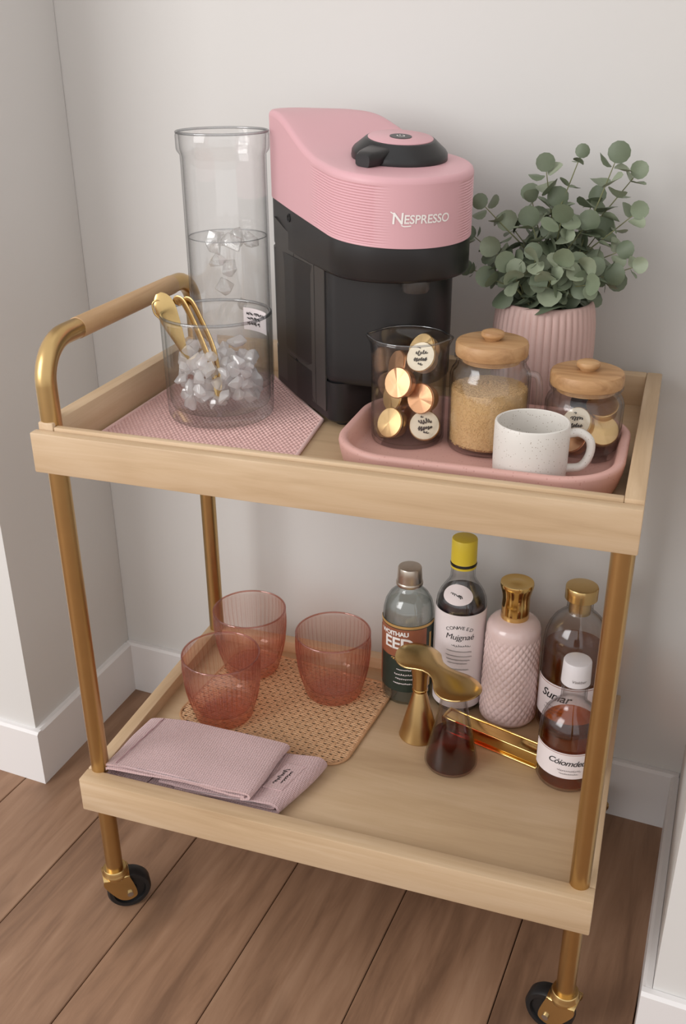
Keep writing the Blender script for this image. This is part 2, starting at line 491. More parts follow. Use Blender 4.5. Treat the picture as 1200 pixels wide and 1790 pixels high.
MT['ice_wet'] = glass('wet_ice', (0.985, 0.98, 0.975, 1), (0.72, 0.68, 0.63, 1), 0.16, 0.04, 2.5, (0.95, 0.93, 0.91, 1), 0.10, refr=0.12, ior=1.2)
MT['pink_glass'] = glass('pink_glass', (0.998, 0.962, 0.945, 1), (0.85, 0.52, 0.43, 1), 0.07, 0.04, 1.3, (0.93, 0.62, 0.56, 1), 0.035)
MT['pink_base'] = glass('pink_glass_base', (0.995, 0.955, 0.925, 1), (0.92, 0.76, 0.66, 1), 0.04, 0.03, 3.0)
MT['green_glass'] = glass('pale_green_glass', (0.94, 0.96, 0.955, 1), (0.40, 0.45, 0.45, 1), 0.07, refr=0.05)
MT['gin'] = glass('clear_spirit', (0.93, 0.95, 0.945, 1), (0.66, 0.70, 0.70, 1), 0.04)
MT['amber'] = glass('amber_spirit', (0.74, 0.44, 0.19, 1), (0.40, 0.17, 0.05, 1), 0.05)
MT['amber_bright'] = glass('amber_spirit_bright', (0.78, 0.38, 0.12, 1), (0.42, 0.14, 0.03, 1), 0.05)
MT['red_liquor'] = glass('dark_red_liquor', (0.52, 0.11, 0.09, 1), (0.30, 0.05, 0.04, 1), 0.02)
MT['dark_liquid'] = plain('dark_bitters', srgb(26, 22, 30), 0.12, spec=0.6)
MT['yellow'] = plain('yellow_plastic', srgb(226, 202, 58), 0.42, var=0.03)
MT['paper'] = plain('white_paper', srgb(232, 222, 222), 0.75, var=0.02)
MT['label_orange'] = plain('copper_label_print', srgb(150, 92, 66), 0.5, var=0.25, vscale=60)
MT['label_green'] = plain('dark_green_label_print', srgb(40, 52, 44), 0.5, var=0.3, vscale=80)
MT['label_gold'] = plain('gold_label_print', srgb(206, 166, 104), 0.4, 0.3)
MT['cap_metal'] = plain('worn_metal_cap', srgb(196, 186, 174), 0.3, 1.0, var=0.15, vscale=80)
MT['pink_glaze'] = plain('pink_glaze', srgb(222, 198, 194), 0.22, var=0.04, vscale=60, coat=0.5)
MT['white_cap'] = plain('frosted_white_cap', srgb(222, 218, 220), 0.3, var=0.04)
MT['pod_copper'] = plain('copper_foil', srgb(206, 158, 120), 0.34, 1.0, var=0.06, vscale=50)
MT['pod_gold'] = plain('gold_foil', srgb(214, 182, 132), 0.34, 1.0, var=0.06, vscale=50)
MT['pod_cream'] = plain('cream_pod', srgb(226, 214, 190), 0.4, var=0.03)
MT['pod_dark'] = plain('slate_pod', srgb(72, 74, 80), 0.35, 0.6)

# ------------------------------------------------------------------ THE ROOM
ROT = -4.1                      # the alcove is turned a little against the cart
dX = Vector((math.cos(R(ROT)), math.sin(R(ROT)), 0)); dN = Vector((-math.sin(R(ROT)), math.cos(R(ROT)), 0))
def struct(o): o['kind'] = 'structure'; return o
BH = 0.105; BT = 0.012; WH = 2.45
P0 = Vector((-0.227, 0.500, 0))         # foot of the back baseboard at the left corner
P1 = P0 + dX*0.985                      # ... at the right corner
LC = Vector((-0.238, 0.213, 0))         # outward corner of the left pier (baseboard)
RC = Vector((0.733, 0.018, 0))          # outward corner of the right pier (baseboard)
def quadp(a, b, n, t0, t1):
    """plan of a strip between a and b, offset along n from t0 to t1"""
    return [tuple((a+n*t0)[:2]), tuple((b+n*t0)[:2]), tuple((b+n*t1)[:2]), tuple((a+n*t1)[:2])]
def wall(name, pts, z0, z1, mat):
    v, f = prism(pts, z0, z1)
    o = mesh(name, v, f, mat, None, False)
    return struct(o)
wall('wall_back', quadp(P0-dX*0.2, P1+dX*0.2, dN, BT, BT+0.12), 0, WH, MT['wall'])
ln = (P0-LC).normalized(); lout = Vector((-ln.y, ln.x, 0))          # left pier: outward side is -x
wl = [(LC+lout*BT+dN*BT), (P0+lout*BT+dN*(BT-0.0005)), (P0-dX*2.4+dN*0.02), (LC-dX*2.4+dN*BT)]
wall('wall_left', [tuple(p[:2]) for p in wl], 0, WH, MT['wall'])
rn = (P1-RC).normalized(); rout = Vector((rn.y, -rn.x, 0))
wr = [(RC+rout*BT+dN*BT), (RC+dX*2.0+dN*BT), (P1+dX*2.0+dN*0.02), (P1+rout*BT+dN*(BT-0.0005))]
wall('wall_right', [tuple(p[:2]) for p in wr], 0, WH, MT['wall'])

def baseboard(name, a, b, n, ext_a=0.0, ext_b=0.0):
    """profiled strip: flat face with a small chamfer on top; n points into the wall"""
    d = (b-a).normalized(); a = a-d*ext_a; b = b+d*ext_b
    prof = [(0, 0), (BT-0.0003, 0), (BT-0.0003, BH), (0.004, BH), (0, BH-0.004)]
    v, f = loft([[tuple(a+n*s+Vector((0, 0, z))) for s, z in prof], [tuple(b+n*s+Vector((0, 0, z))) for s, z in prof]])
    o = mesh(name, v, f, MT['trim'], None, False)
    return struct(o)
baseboard('baseboard_back', P0, P1, dN, 0.011, 0.011)
baseboard('baseboard_left', LC+ln*BT, P0, lout)
baseboard('baseboard_front_left', LC-dX*2.3, LC, dN)
baseboard('baseboard_right', RC+rn*BT, P1, rout)
baseboard('baseboard_front_right', RC, RC+dX*1.9, dN)

# floor: planks run into the alcove
FROT = R(-5.2)
floor = mesh('floor', *prism([(-2.9, -3.4), (3.2, -3.4), (3.2, 1.0), (-2.9, 1.0)], -0.03, -0.0195), MT['subfloor'], None, False)
struct(floor)
PW = 0.1705; x_first = 0.043
cF, sF = math.cos(FROT), math.sin(FROT)
def plank_mesh(L):
    bm = box_mesh(0.0007, PW-0.0007, 0.0006, L-0.0006, -0.0195, 0.0, 0.0011, 1)
    me = bpy.data.meshes.new('plank'); bm.to_mesh(me); bm.free()
    me.materials.append(MT['floor']); me.shade_flat()
    return me
plank_long = plank_mesh(2.2)
rp = random.Random(5)
for i in range(-14, 17):
    xx = x_first/cF + i*PW
    starts = (-1.45+rp.uniform(-0.35, 0.35),)
    for s in (starts[0]-2.2, starts[0]):
        o = bpy.data.objects.new('plank', plank_long); col.objects.link(o); o.parent = floor
        o.location = (xx*cF - s*sF, xx*sF + s*cF, 0); o.rotation_euler = (0, 0, FROT)

# ------------------------------------------------------------------ THE CART
W, D = 0.66, 0.42
ZT, ZTB = 0.740, 0.692          # upper tray: rim, underside
ZB, ZBB = 0.2514, 0.1996        # lower tray
ZTF, ZBF = 0.704, 0.232         # tray floors
X0b, W2, Y0b, D2 = -0.003, 0.668, -0.004, 0.412
TH = 0.019
LX, LY, LXR = 0.0125, 0.026, 0.0135
LR = 0.0118
CR = (W/2, D/2, 0)
cart = thing('bar_cart', CR, 'two-tier oak bar cart with brushed brass frame on casters', 'cart')
O = CR
# upper tray
up = bpy.data.objects.new('upper_tray', None); col.objects.link(up); up.parent = cart
tf = box('tray_floor', TH-0.002, W-TH+0.002, TH-0.002, D-TH+0.002, ZTB+0.002, ZTF, MT['oak_floor'], up, 0.0005, O)
box('front_board', 0, W, 0, TH-0.006, ZTB, ZT, MT['oak_x'], up, 0.0018, O)
box('front_lip', TH+0.004, W-TH, TH-0.0055, TH+0.003, ZTF+0.0005, ZT+0.0035, MT['oak_x'], up, 0.0012, O)
box('back_board', TH, W-TH, D-TH, D, ZTB, ZT+0.004, MT['oak_x'], up, 0.0018, O)
box('side_board', 0.003, TH+0.003, TH-0.0055, D, ZTB, ZT+0.008, MT['oak_y'], up, 0.0018, O)
box('side_board', W-TH, W, TH-0.0055, D, ZTB, ZT+0.004, MT['oak_y'], up, 0.0018, O)
lw_ = bpy.data.objects.new('lower_tray', None); col.objects.link(lw_); lw_.parent = cart
xa, xb, ya, yb = X0b, X0b+W2, Y0b, Y0b+D2
box('tray_floor', xa+TH-0.002, xb-TH+0.002, ya+TH-0.002, yb-TH+0.002, ZBB+0.004, ZBF, MT['oak_floor'], lw_, 0.0005, O)
box('front_board', xa, xb, ya, ya+TH+0.004, ZBB, ZB, MT['oak_x'], lw_, 0.0018, O)
box('back_board', xa+TH, xb-TH, yb-TH, yb, ZBB, ZB, MT['oak_x'], lw_, 0.0018, O)
box('side_board', xa, xa+TH, ya+TH+0.0045, yb, ZBB, ZB, MT['oak_y'], lw_, 0.0018, O)
box('side_board', xb-TH-0.004, xb, ya+TH+0.0045, yb, ZBB, ZB, MT['oak_y'], lw_, 0.0018, O)
# frame: left side is one bent tube with a wooden grip, right side two straight posts
YB_ = D-LY
HZ = 0.834; BR = 0.046
LEG0 = 0.070
def bend(y0, sgn):
    return [(LX, y0+sgn*BR*(1-math.cos(R(a))), HZ-BR+BR*math.sin(R(a))) for a in range(0, 91, 9)]
front_path = [(LX, LY, LEG0), (LX, LY, 0.4)]+bend(LY, 1)+[(LX, LY+BR+0.026, HZ)]
back_path = [(LX, YB_, LEG0), (LX, YB_, 0.4)]+bend(YB_, -1)+[(LX, YB_-BR-0.016, HZ)]
for pth in (front_path, back_path):
    v, f = tube(pth, LR, 28); mesh('leg', v, f, MT['brass'], cart, off=O)
v, f = tube([(LX, LY+BR+0.026, HZ), (LX, LY+BR+0.0265, HZ), (LX, YB_-BR-0.0165, HZ), (LX, YB_-BR-0.016, HZ)], [LR*0.95, LR*1.06, LR*1.06, LR*0.95], 28, up=(0, 0, 1))
mesh('grip', v, f, MT['oak_grip'], cart, off=O)['label'] = 'round wooden grip of the push handle'
for y in (LY-0.004, YB_):
    v, f = tube([(W-LXR, y, LEG0), (W-LXR, y, ZTB+0.004)], LR, 28); mesh('leg', v, f, MT['brass'], cart, off=O)
# casters
def caster(x, y, ang):
    """fork with domed collar, black wheel trailing in direction ang"""
    c = bpy.data.objects.new('caster', None); col.objects.link(c); c.parent = cart
    c.location = (x-O[0], y-O[1], 0); c.rotation_euler = (0, 0, R(ang)); c.scale = (1.32, 1.32, 1.32)
    WR = 0.0235; ax = 0.012
    # wheel: axis along local y
    prof = [(0.0, -0.0075), (0.008, -0.0078), (0.0085, -0.0062), (0.0165, -0.0058), (0.0175, -0.0085), (0.0215, -0.0085), (WR, -0.0055), (WR, 0.0055), (0.0215, 0.0085), (0.0175, 0.0085), (0.0165, 0.0058), (0.0085, 0.0062), (0.008, 0.0078), (0.0, 0.0075)]
    v, f = lathe(prof, 40); v = [(a+ax, c_, b+WR) for a, b, c_ in v]
    mesh('wheel', v, f, MT['rubber'], c)
    # fork cheeks: shaped plates either side
    out = [(-0.0135, 0.047), (-0.0135, 0.040), (-0.004, 0.024), (0.003, 0.0165), (0.011, 0.0145), (0.0185, 0.018), (0.0195, 0.025), (0.0170, 0.036), (0.0135, 0.047)]
    out = [tuple(p[:2]) for p in catmull([(a, b, 0) for a, b in out], 4)]
    for s in (-1, 1):
        y0, y1 = s*0.0098, s*0.0122
        v, f = loft([[(a, y0, b) for a, b in out], [(a, y1, b) for a, b in out]])
        mesh('fork', v, f, MT['satin_gold'], c)
    v, f = lathe([(0, 0.0445), (0.0135, 0.0445), (0.0142, 0.047), (0.0138, 0.0495), (0.0126, 0.0515), (0.0126, 0.0545), (0.0118, 0.0555), (0, 0.0555)], 36)
    mesh('collar', v, f, MT['satin_gold'], c)
    v, f = tube([(-0.0135, 0, 0.0455), (0.0, 0, 0.0475), (0.0135, 0, 0.0455)], 0.0122, 20, flat=0.28, up=(0, 0, 1))
    mesh('fork_bridge', v, f, MT['satin_gold'], c)
    v, f = tube([(ax, -0.0142, WR), (ax, 0.0142, WR)], 0.0032, 16)
    mesh('axle', v, f, MT['steel'], c)
caster(LX, LY, 38)
caster(W-LXR, LY-0.004, 165)
caster(LX, YB_, 60)
caster(W-LXR, YB_, 120)

# ------------------------------------------------------------------ UPPER TRAY
# pink woven placemat
def rows_of_stitches(poly, z, pitch, seed, lift=0.0022):
    """braided rows: little slanted stitches, as real geometry clipped to the outline"""
    rnd = random.Random(seed); m = MB()
    xs = [p[0] for p in poly]; ys = [p[1] for p in poly]
    def inside(x, y):
        c = False; n = len(poly)
        for i in range(n):
            x1, y1 = poly[i]; x2, y2 = poly[(i+1) % n]
            if (y1 > y) != (y2 > y) and x < (x2-x1)*(y-y1)/(y2-y1)+x1: c = not c
        return c
    ang = R(38); ca, sa = math.cos(ang), math.sin(ang)
    for i in range(-110, 111):
        for j in range(-140, 141):
            u = i*pitch; w = j*pitch*0.80
            x = 0.15+u*ca-w*sa; y = 0.23+u*sa+w*ca
            if not (min(xs) < x < max(xs) and min(ys) < y < max(ys)) or not inside(x, y): continue
            a = ang+R(90)+(R(45) if (i+j) % 2 else R(-45))+rnd.uniform(-0.12, 0.12)
            l = pitch*0.64; b = pitch*0.36; h = lift*rnd.uniform(0.8, 1.15)
            dx, dy = math.cos(a), math.sin(a)
            m.add([(x-dx*l, y-dy*l, z), (x-dy*b, y+dx*b, z), (x+dx*l, y+dy*l, z), (x+dy*b, y-dx*b, z), (x-dx*l*.35, y-dy*l*.35, z+h), (x+dx*l*.35, y+dy*l*.35, z+h)],
                  [(0, 3, 4), (3, 2, 5), (3, 5, 4), (2, 1, 5), (1, 0, 4), (1, 4, 5)])
    return m
pmr = thing('placemat', (0.15, 0.23, ZTF), 'pale pink woven placemat under the glass ice bucket', 'placemat')
mp_ = [(0.028, 0.079), (0.281, 0.071), (0.267, 0.222), (0.137, 0.374), (0.028, 0.374)]
v, f = prism([(x-0.15, y-0.23) for x, y in mp_], 0.0002, 0.0022)
mesh('backing', v, f, MT['mat_pink_gap'], pmr, False)
st = rows_of_stitches(mp_, ZTF+0.0018, 0.0046, 3).build('weave', MT['mat_pink'], pmr, False, off=(0.15, 0.23, ZTF))
st['kind'] = 'stuff'
ed = []
for i in range(len(mp_)):
    a = Vector((*mp_[i], 0)); b = Vector((*mp_[(i+1) % len(mp_)], 0))
    n = max(2, int((b-a).length/0.006))
    ed += [a+(b-a)*k/n for k in range(n)]
ed = [(p.x-0.15, p.y-0.23, 0.0024) for p in ed]; ed.append(ed[0])
v, f = tube(ed, 0.0023, 8); mesh('edge_braid', v, f, MT['mat_pink'], pmr)
ZM = ZTF+0.0046            # top of the placemat

# --- coffee machine --------------------------------------------------------
aF = Vector((0.62, -0.785, 0)).normalized()          # front direction
mF = Vector((0.35, 0.25, 0))
cm = thing('coffee_machine', (0.28, 0.30, ZTF), 'pink and black pod coffee machine on the top tray', 'coffee machine')
OM = (0.28, 0.30, ZTF)
F_, M_, B_ = (0.35, 0.25, 0.085), (0.262, 0.325, 0.068), (0.190, 0.358, 0.034)
NS = 200
head = hull([F_, M_, B_], NS)
def s_of(x, y): return (Vector((x, y, 0))-mF).dot(aF)
def ztop(x, y):
    s = s_of(x, y); t = max(0.0, min(1.0, (-s-0.03)/0.15)); t = t*t*(3-2*t)
    return 1.010-0.10*min(max(s, -0.05), 0.09)+0.040*t+max(0.0, -s-0.18)*0.02
def zbot(x, y): return 0.937-0.085*s_of(x, y)
# pink shell with ridged sides
rings = []
NR = 92
for j in range(NR+1):
    t = j/NR; ring = []
    ins = inset(head, 0.0)
    for k, (x, y) in enumerate(ins):
        zb_, zt_ = zbot(x, y), ztop(x, y)
        z = zb_+(zt_-zb_-0.006)*t
        ang = math.degrees(math.atan2(y-mF.y, x-mF.x))
        front = 1.0 if s_of(x, y) > -0.028 else max(0.0, 1-(-0.028-s_of(x, y))/0.02)
        w = min(1.0, max(0.0, (abs(ang+52)-28)/10.0))          # plain band behind the lettering
        amp = 0.00045*front*w*(1.0 if 0.03 < t < 0.95 else 0.0)
        d = amp*(1-math.cos(t*2*math.pi*23))
        nx, ny = head[k-1][1]-head[(k+1) % NS][1], head[(k+1) % NS][0]-head[k-1][0]; l = math.hypot(nx, ny)
        ring.append((x+nx/l*d, y+ny/l*d, z))
    rings.append(ring)
for dz, di in ((0.0035, 0.0012), (0.0055, 0.0035), (0.006, 0.006)):
    rings.append([(x, y, ztop(x, y)-0.006+dz) for x, y in inset(head, di)])
cen = (0.30, 0.29)
lastp = inset(head, 0.006)
for q in (0.85, 0.7, 0.55, 0.4, 0.25, 0.1):
    rings.append([(cen[0]+(x-cen[0])*q, cen[1]+(y-cen[1])*q, ztop(cen[0]+(x-cen[0])*q, cen[1]+(y-cen[1])*q)) for x, y in lastp])
v, f = loft(rings)
shell = mesh('top_shell', v, f, MT['pink_shell'], cm, True, 60, off=OM)
shell['label'] = 'pink moulded upper shell with ridged sides'
# black band under the shell
band = []
for zf, di in ((None, 0.0016), (None, 0.0016)):
    pass
hb = inset(head, 0.0012)
rr = [[(x, y, zbot(x, y)-0.0004) for x, y in hb], [(x, y, zbot(x, y)-0.003) for x, y in hb], [(x, y, 0.897) for x, y in hb], [(x, y, 0.8935) for x, y in inset(head, 0.003)], [(x, y, 0.892) for x, y in inset(head, 0.006)]]
v, f = loft(rr); mesh('head_band', v, f, MT['black'], cm, off=OM)
# body below: side flush with the shell, column recessed at the front
L_, C_ = (0.2915, 0.2255, 0.020), (0.341, 0.275, 0.070)
body = hull([C_, M_, B_, L_], NS)
body = inset(body, 0.0005)
rr = [[(x, y, z) for x, y in inset(body, d)] for z, d in ((0.760, 0.004), (0.764, 0.0005), (0.77, 0), (0.8, 0), (0.880, 0), (0.8915, -0.0002))]
v, f = loft(rr); mesh('body', v, f, MT['black'], cm, off=OM)
foot = inset(hull([L_, M_, B_, (0.32, 0.29, 0.045)], NS), 0.0005)
rr = [[(x, y, z) for x, y in inset(foot, d)] for z, d in ((ZTF+0.006, 0.003), (ZTF+0.009, 0.0), (0.7605, 0.0))]
v, f = loft(rr); mesh('lower_body', v, f, MT['black'], cm, off=OM)
for x, y in ((0.2935, 0.230), (0.190, 0.358), (0.31, 0.33), (0.235, 0.36)):
    v, f = lathe([(0, 0.0002), (0.011, 0.0002), (0.0125, 0.002), (0.0115, 0.0075), (0, 0.0075)], 24)
    mesh('foot', [(a+x, b+y, c_+ZTF) for a, b, c_ in v], f, MT['rubber'], cm, off=OM)
# flush side panel with seams on the camera-left side
tl = (Vector((0.2915, 0.2255, 0))-Vector((B_[0], B_[1], 0))); tl = tl.normalized()
nl = Vector((tl.y, -tl.x, 0))
# exact common tangent of B_ and L_ on the outside
dv = Vector((L_[0]-B_[0], L_[1]-B_[1], 0)); dl = dv.length
al = math.asin((B_[2]-L_[2])/dl)
base = dv.normalized(); nn = Vector((base.y, -base.x, 0))
nl = (nn*math.cos(al)+base*math.sin(al)).normalized()
pB = Vector((B_[0], B_[1], 0))+nl*B_[2]; pL = Vector((L_[0], L_[1], 0))+nl*L_[2]
tl = (pL-pB).normalized(); SL = (pL-pB).length
def sidepoly(pts, d0, d1):
    return loft([[tuple(pB+tl*(SL*a)+nl*d0+Vector((0, 0, z))) for a, z in pts], [tuple(pB+tl*(SL*a)+nl*d1+Vector((0, 0, z))) for a, z in pts]])
for pts in ([(0.02, 0.722), (0.02, 0.93), (0.405, 0.914), (0.405, 0.722)], [(0.415, 0.765), (0.415, 0.914), (0.80, 0.9), (0.80, 0.722), (0.79, 0.722)], [(0.415, 0.722), (0.415, 0.760), (0.775, 0.722)], [(0.81, 0.722), (0.81, 0.899), (0.99, 0.893), (0.99, 0.722)]):
    v, f = sidepoly(pts, -0.001, 0.0009); mesh('side_panel', v, f, MT['black_side'], cm, True, 20, off=OM)
v, f = lathe([(0, -0.001), (0.005, -0.001), (0.005, 0.0022), (0.0036, 0.0022), (0.0032, 0.0008), (0, 0.0008)], 20)
q = nl.to_track_quat('Z', 'Y').to_matrix()
cp = pB+tl*(SL*0.34)+Vector((0, 0, 0.936))
mesh('screw_socket', [tuple(q @ Vector(a)+cp) for a in v], f, MT['rubber'], cm, off=OM)
# nozzle under the head
v, f = lathe([(0, 0.880), (0.014, 0.880), (0.0155, 0.883), (0.0155, 0.893), (0, 0.893)], 28)
nz_ = Vector((0.388, 0.196, 0)); mesh('nozzle', [(a+nz_.x, b+nz_.y, c_) for a, b, c_ in v], f, MT['black_side'], cm, off=OM)
# dial on top, tilted with the shell
dc = Vector((0.346, 0.272, 0)); dc.z = ztop(dc.x, dc.y)+0.0005
tn = Vector((aF.x*0.135, aF.y*0.135, 1)).normalized()
qd = Vector((0, 0, 1)).rotation_difference(tn).to_matrix()
def on_dial(v): return [tuple(qd @ Vector(a)+dc) for a in v]
v, f = lathe([(0, -0.006), (0.0530, -0.006), (0.0545, 0.001), (0.0540, 0.0065), (0.0520, 0.0095), (0.0400, 0.0195), (0.0385, 0.0205), (0, 0.0205)], 72)
dial = mesh('lock_dial', on_dial(v), f, MT['black'], cm, off=OM)
v, f = lathe([(0, 0.0202), (0.0368, 0.0202), (0.0368, 0.0213), (0.0361, 0.0218), (0, 0.0218)], 64)
dd = mesh('dial_disc', on_dial(v), f, MT['pink_shell'], dial); dd.data.transform(Matrix.Translation(-Vector(OM)))
v, f = lathe([(0, 0.0216), (0.0125, 0.0216), (0.0125, 0.0224), (0, 0.0224)], 40)
pb = mesh('power_button', on_dial(v), f, MT['black'], dial); pb.data.transform(Matrix.Translation(-Vector(OM)))
ink = Ink(); arc = [(0.0042*math.sin(R(a)), 0.0042*math.cos(R(a))) for a in range(40, 321, 14)]
ink.add(ribbon2d(arc, 0.0012)); ink.add(ribbon2d([(0, 0.0012), (0, 0.0052)], 0.0012))
cx_ = qd @ Vector((0.86, 0.5, 0)); cy_ = qd @ Vector((-0.5, 0.86, 0))
po = ink.on_plane('power_symbol', dc+tn*0.0227, cx_, cy_, MT['white_ink'], dial); po.data.transform(Matrix.Translation(-Vector(OM)))
# lever: a folded tab hanging from the dial rim toward the camera
lv = R(-108)
ux = Vector((math.cos(lv), math.sin(lv), 0)); uy = Vector((-math.sin(lv), math.cos(lv), 0))
secs = [(0.036, 0.0185, 0.0150, 0.006), (0.046, 0.0175, 0.0150, 0.002), (0.056, 0.0170, 0.0135, 0.0005), (0.064, 0.0165, 0.0115, 0.0004), (0.0695, 0.0158, 0.0098, 0.0004), (0.0725, 0.0140, 0.0092, 0.0010)]
rgs = []
for d, zt_, hw, zb_ in secs:
    ring = []
    for k in range(16):
        a = 2*math.pi*k/16
        sx = math.copysign(abs(math.cos(a))**0.5, math.cos(a)); sz = math.copysign(abs(math.sin(a))**0.5, math.sin(a))
        ring.append(tuple(qd @ (ux*d+uy*(hw*sx)+Vector((0, 0, (zt_+zb_)/2+(zt_-zb_)/2*sz)))+dc))
    rgs.append(ring)
v, f = loft(rgs); mesh('lever', v, f, MT['black'], cm, off=OM)
# lettering on the shell front
ink = Ink()
ink.add(text2d('ESPRESSO', 0.0125, 0.08, 0.00022, 0.98), 0.0042, 0)
ink.add(text2d('N', 0.0165, 0.08, 0.0003), -0.0285, 0.0006)
ink.add(ribbon2d([tuple(p[:2]) for p in catmull([(-0.036, 0.0078, 0), (-0.0335, 0.0064, 0), (-0.031, 0.0062, 0)], 5)], 0.0011))
ink.add(ribbon2d([tuple(p[:2]) for p in catmull([(-0.0245, -0.0056, 0), (-0.021, -0.0068, 0), (-0.014, -0.0062, 0)], 5)], 0.0011))
V = []
th = R(-54.5); zc = 0.9605
for x, y in ink.v:
    t = th+x/0.085; V.append((mF.x+0.0856*math.cos(t), mF.y+0.0856*math.sin(t), zc+y-0.085*(s_of(mF.x+0.0856*math.cos(t), mF.y+0.0856*math.sin(t))-0.08)))
me = bpy.data.meshes.new('brand_lettering'); me.from_pydata([(a-OM[0], b-OM[1], c_-OM[2]) for a, b, c_ in V], [], ink.f)
link('brand_lettering', me, MT['white_ink'], cm, False)

# --- carafe ---------------------------------------------------------------
def glass_vessel(r_bot, r_top, h, t, tb, rim=0.0, n=10, rr=0.003):
    out = [(0, 0.0), (r_bot-rr, 0.0), (r_bot-rr*0.3, rr*0.3), (r_bot, rr)]
    for k in range(1, n): out.append((r_bot+(r_top-r_bot)*k/n, rr+(h-rr)*k/n))
    out += [(r_top+rim, h-0.004) if rim else (r_top, h-0.002), (r_top+rim, h-0.0012), (r_top+rim-t*0.5, h), (r_top-t, h-0.0012)]
    inn = [(r_top-t, h-0.004)]
    for k in range(n-1, 0, -1): inn.append((r_bot+(r_top-r_bot)*k/n-t, tb+(h-tb)*k/n))
    inn += [(r_bot-t, tb+0.003), (r_bot-t-0.003, tb), (0, tb)]
    return out+inn
car = thing('glass_carafe', (0.103, 0.326, ZM), 'tall clear glass cylinder of ice water beside the coffee machine', 'carafe')
CH = 0.322
car.scale = (1.1, 1.1, 1.0)
out = [(0, 0), (0.046, 0), (0.049, 0.003)]+[(0.049, 0.02*k) for k in range(1, 15)]+[(0.0492, 0.296), (0.052, 0.300), (0.053, 0.303), (0.0532, CH-0.004), (0.0525, CH-0.001), (0.051, CH), (0.0497, CH-0.001), (0.0490, CH-0.02), (0.0468, 0.294)]+[(0.0468, 0.29-0.02*k) for k in range(0, 14)]+[(0.0468, 0.012), (0.044, 0.008), (0, 0.008)]
v, f = lathe(out, 72); mesh('vessel', v, f, MT['glass'], car)
WL = 0.196
v, f = lathe([(0, 0.0085), (0.0455, 0.0085), (0.0464, 0.012), (0.0464, WL), (0.0456, WL-0.0008), (0, WL-0.0008)], 64)
mesh('water', v, f, MT['water'], car)

def ring_rim(name, R_, z, r, mat, parent, fn=None, seg=96):
    prof = [(R_+r*math.cos(2*math.pi*k/10), z+r*math.sin(2*math.pi*k/10)) for k in range(10)]
    v, f = lathe(prof, seg, fn, closed=True)
    return mesh(name, v, f, mat, parent)
ring_rim('rim', 0.0515, CH+0.0003, 0.0016, MT['glass_rim'], car)
ring_rim('meniscus', 0.0458, WL-0.0002, 0.0006, MT['glass_rim'], car)
def ice_chunk(r, rnd):
    """faceted shard: convex hull of scattered points, edges slightly melted"""
    bm = bmesh.new()
    sx, sy, sz = rnd.uniform(0.75, 1.1), rnd.uniform(0.7, 1.0), rnd.uniform(0.5, 0.9)
    for k in range(15):
        d = Vector((rnd.gauss(0, 1), rnd.gauss(0, 1), rnd.gauss(0, 1))).normalized()*r*rnd.uniform(0.85, 1.05)
        bm.verts.new((d.x*sx, d.y*sy, d.z*sz))
    g = bmesh.ops.convex_hull(bm, input=bm.verts[:])
    bmesh.ops.delete(bm, geom=[v_ for v_ in bm.verts if not v_.link_faces], context='VERTS')
    bmesh.ops.bevel(bm, geom=bm.edges[:], offset=r*0.07, segments=1, affect='EDGES', profile=0.5, clamp_overlap=True)
    me = bpy.data.meshes.new('ice'); bm.to_mesh(me); bm.free()
    return me
ri = random.Random(11)
ice_meshes = []
for k in range(9):
    me = ice_chunk(0.0135, ri); me.materials.append(MT['ice']); me.shade_smooth(); me.set_sharp_from_angle(angle=R(24)); ice_meshes.append(me)
wet_meshes = []
for k in range(3):
    me = ice_chunk(0.013, ri); me.materials.append(MT['ice_wet']); me.shade_smooth(); me.set_sharp_from_angle(angle=R(24)); wet_meshes.append(me)
for (x, y, z, s) in ((0.084, 0.309, WL-0.006, 1.15), (0.112, 0.300, WL-0.005, 1.1), (0.104, 0.334, WL-0.004, 1.0), (0.076, 0.337, WL-0.007, 0.9), (0.126, 0.330, WL-0.006, 0.85), (0.088, 0.306, WL-0.032, 1.0), (0.104, 0.304, WL-0.036, 1.05), (0.094, 0.311, WL-0.063, 0.95), (0.118, 0.312, WL-0.085, 0.6)):
    o = bpy.data.objects.new('ice_chunk', ri.choice(wet_meshes)); col.objects.link(o)
    o.location = (x+0.006, y+0.004, ZM+z); o.scale = (s*1.3, s*1.3, s*1.15); o.rotation_euler = (ri.uniform(0, 6), ri.uniform(0, 6), ri.uniform(0, 6))
    tag(o, 'wet ice chunk floating in the tall glass carafe of water', 'ice', 'ice in the carafe')

# --- ice bucket -----------------------------------------------------------
bc = Vector((0.139, 0.2037, ZM))
bk = thing('ice_bucket', bc, 'wide clear glass bucket of ice with gold tongs on the pink placemat', 'ice bucket')
BKH = 0.128; BRo = 0.0672
out = [(0, 0.0), (0.058, 0.0), (0.0635, 0.002), (0.0655, 0.006), (0.0662, 0.016)]+[(0.0662+0.0012*k/8, 0.016+(BKH-0.022)*k/8) for k in range(1, 9)]+[(0.0676, BKH-0.003), (0.067, BKH-0.0006), (0.0656, BKH), (0.0643, BKH-0.0008), (0.0638, BKH-0.004)]+[(0.0636-0.0011*k/8, BKH-0.006-(BKH-0.028)*k/8) for k in range(0, 9)]+[(0.0605, 0.0165), (0.056, 0.014), (0, 0.0138)]
v, f = lathe(out, 96); mesh('vessel', v, f, MT['glass_thick'], bk)
ring_rim('rim', 0.0656, BKH-0.0006, 0.0019, MT['glass_rim'], bk)
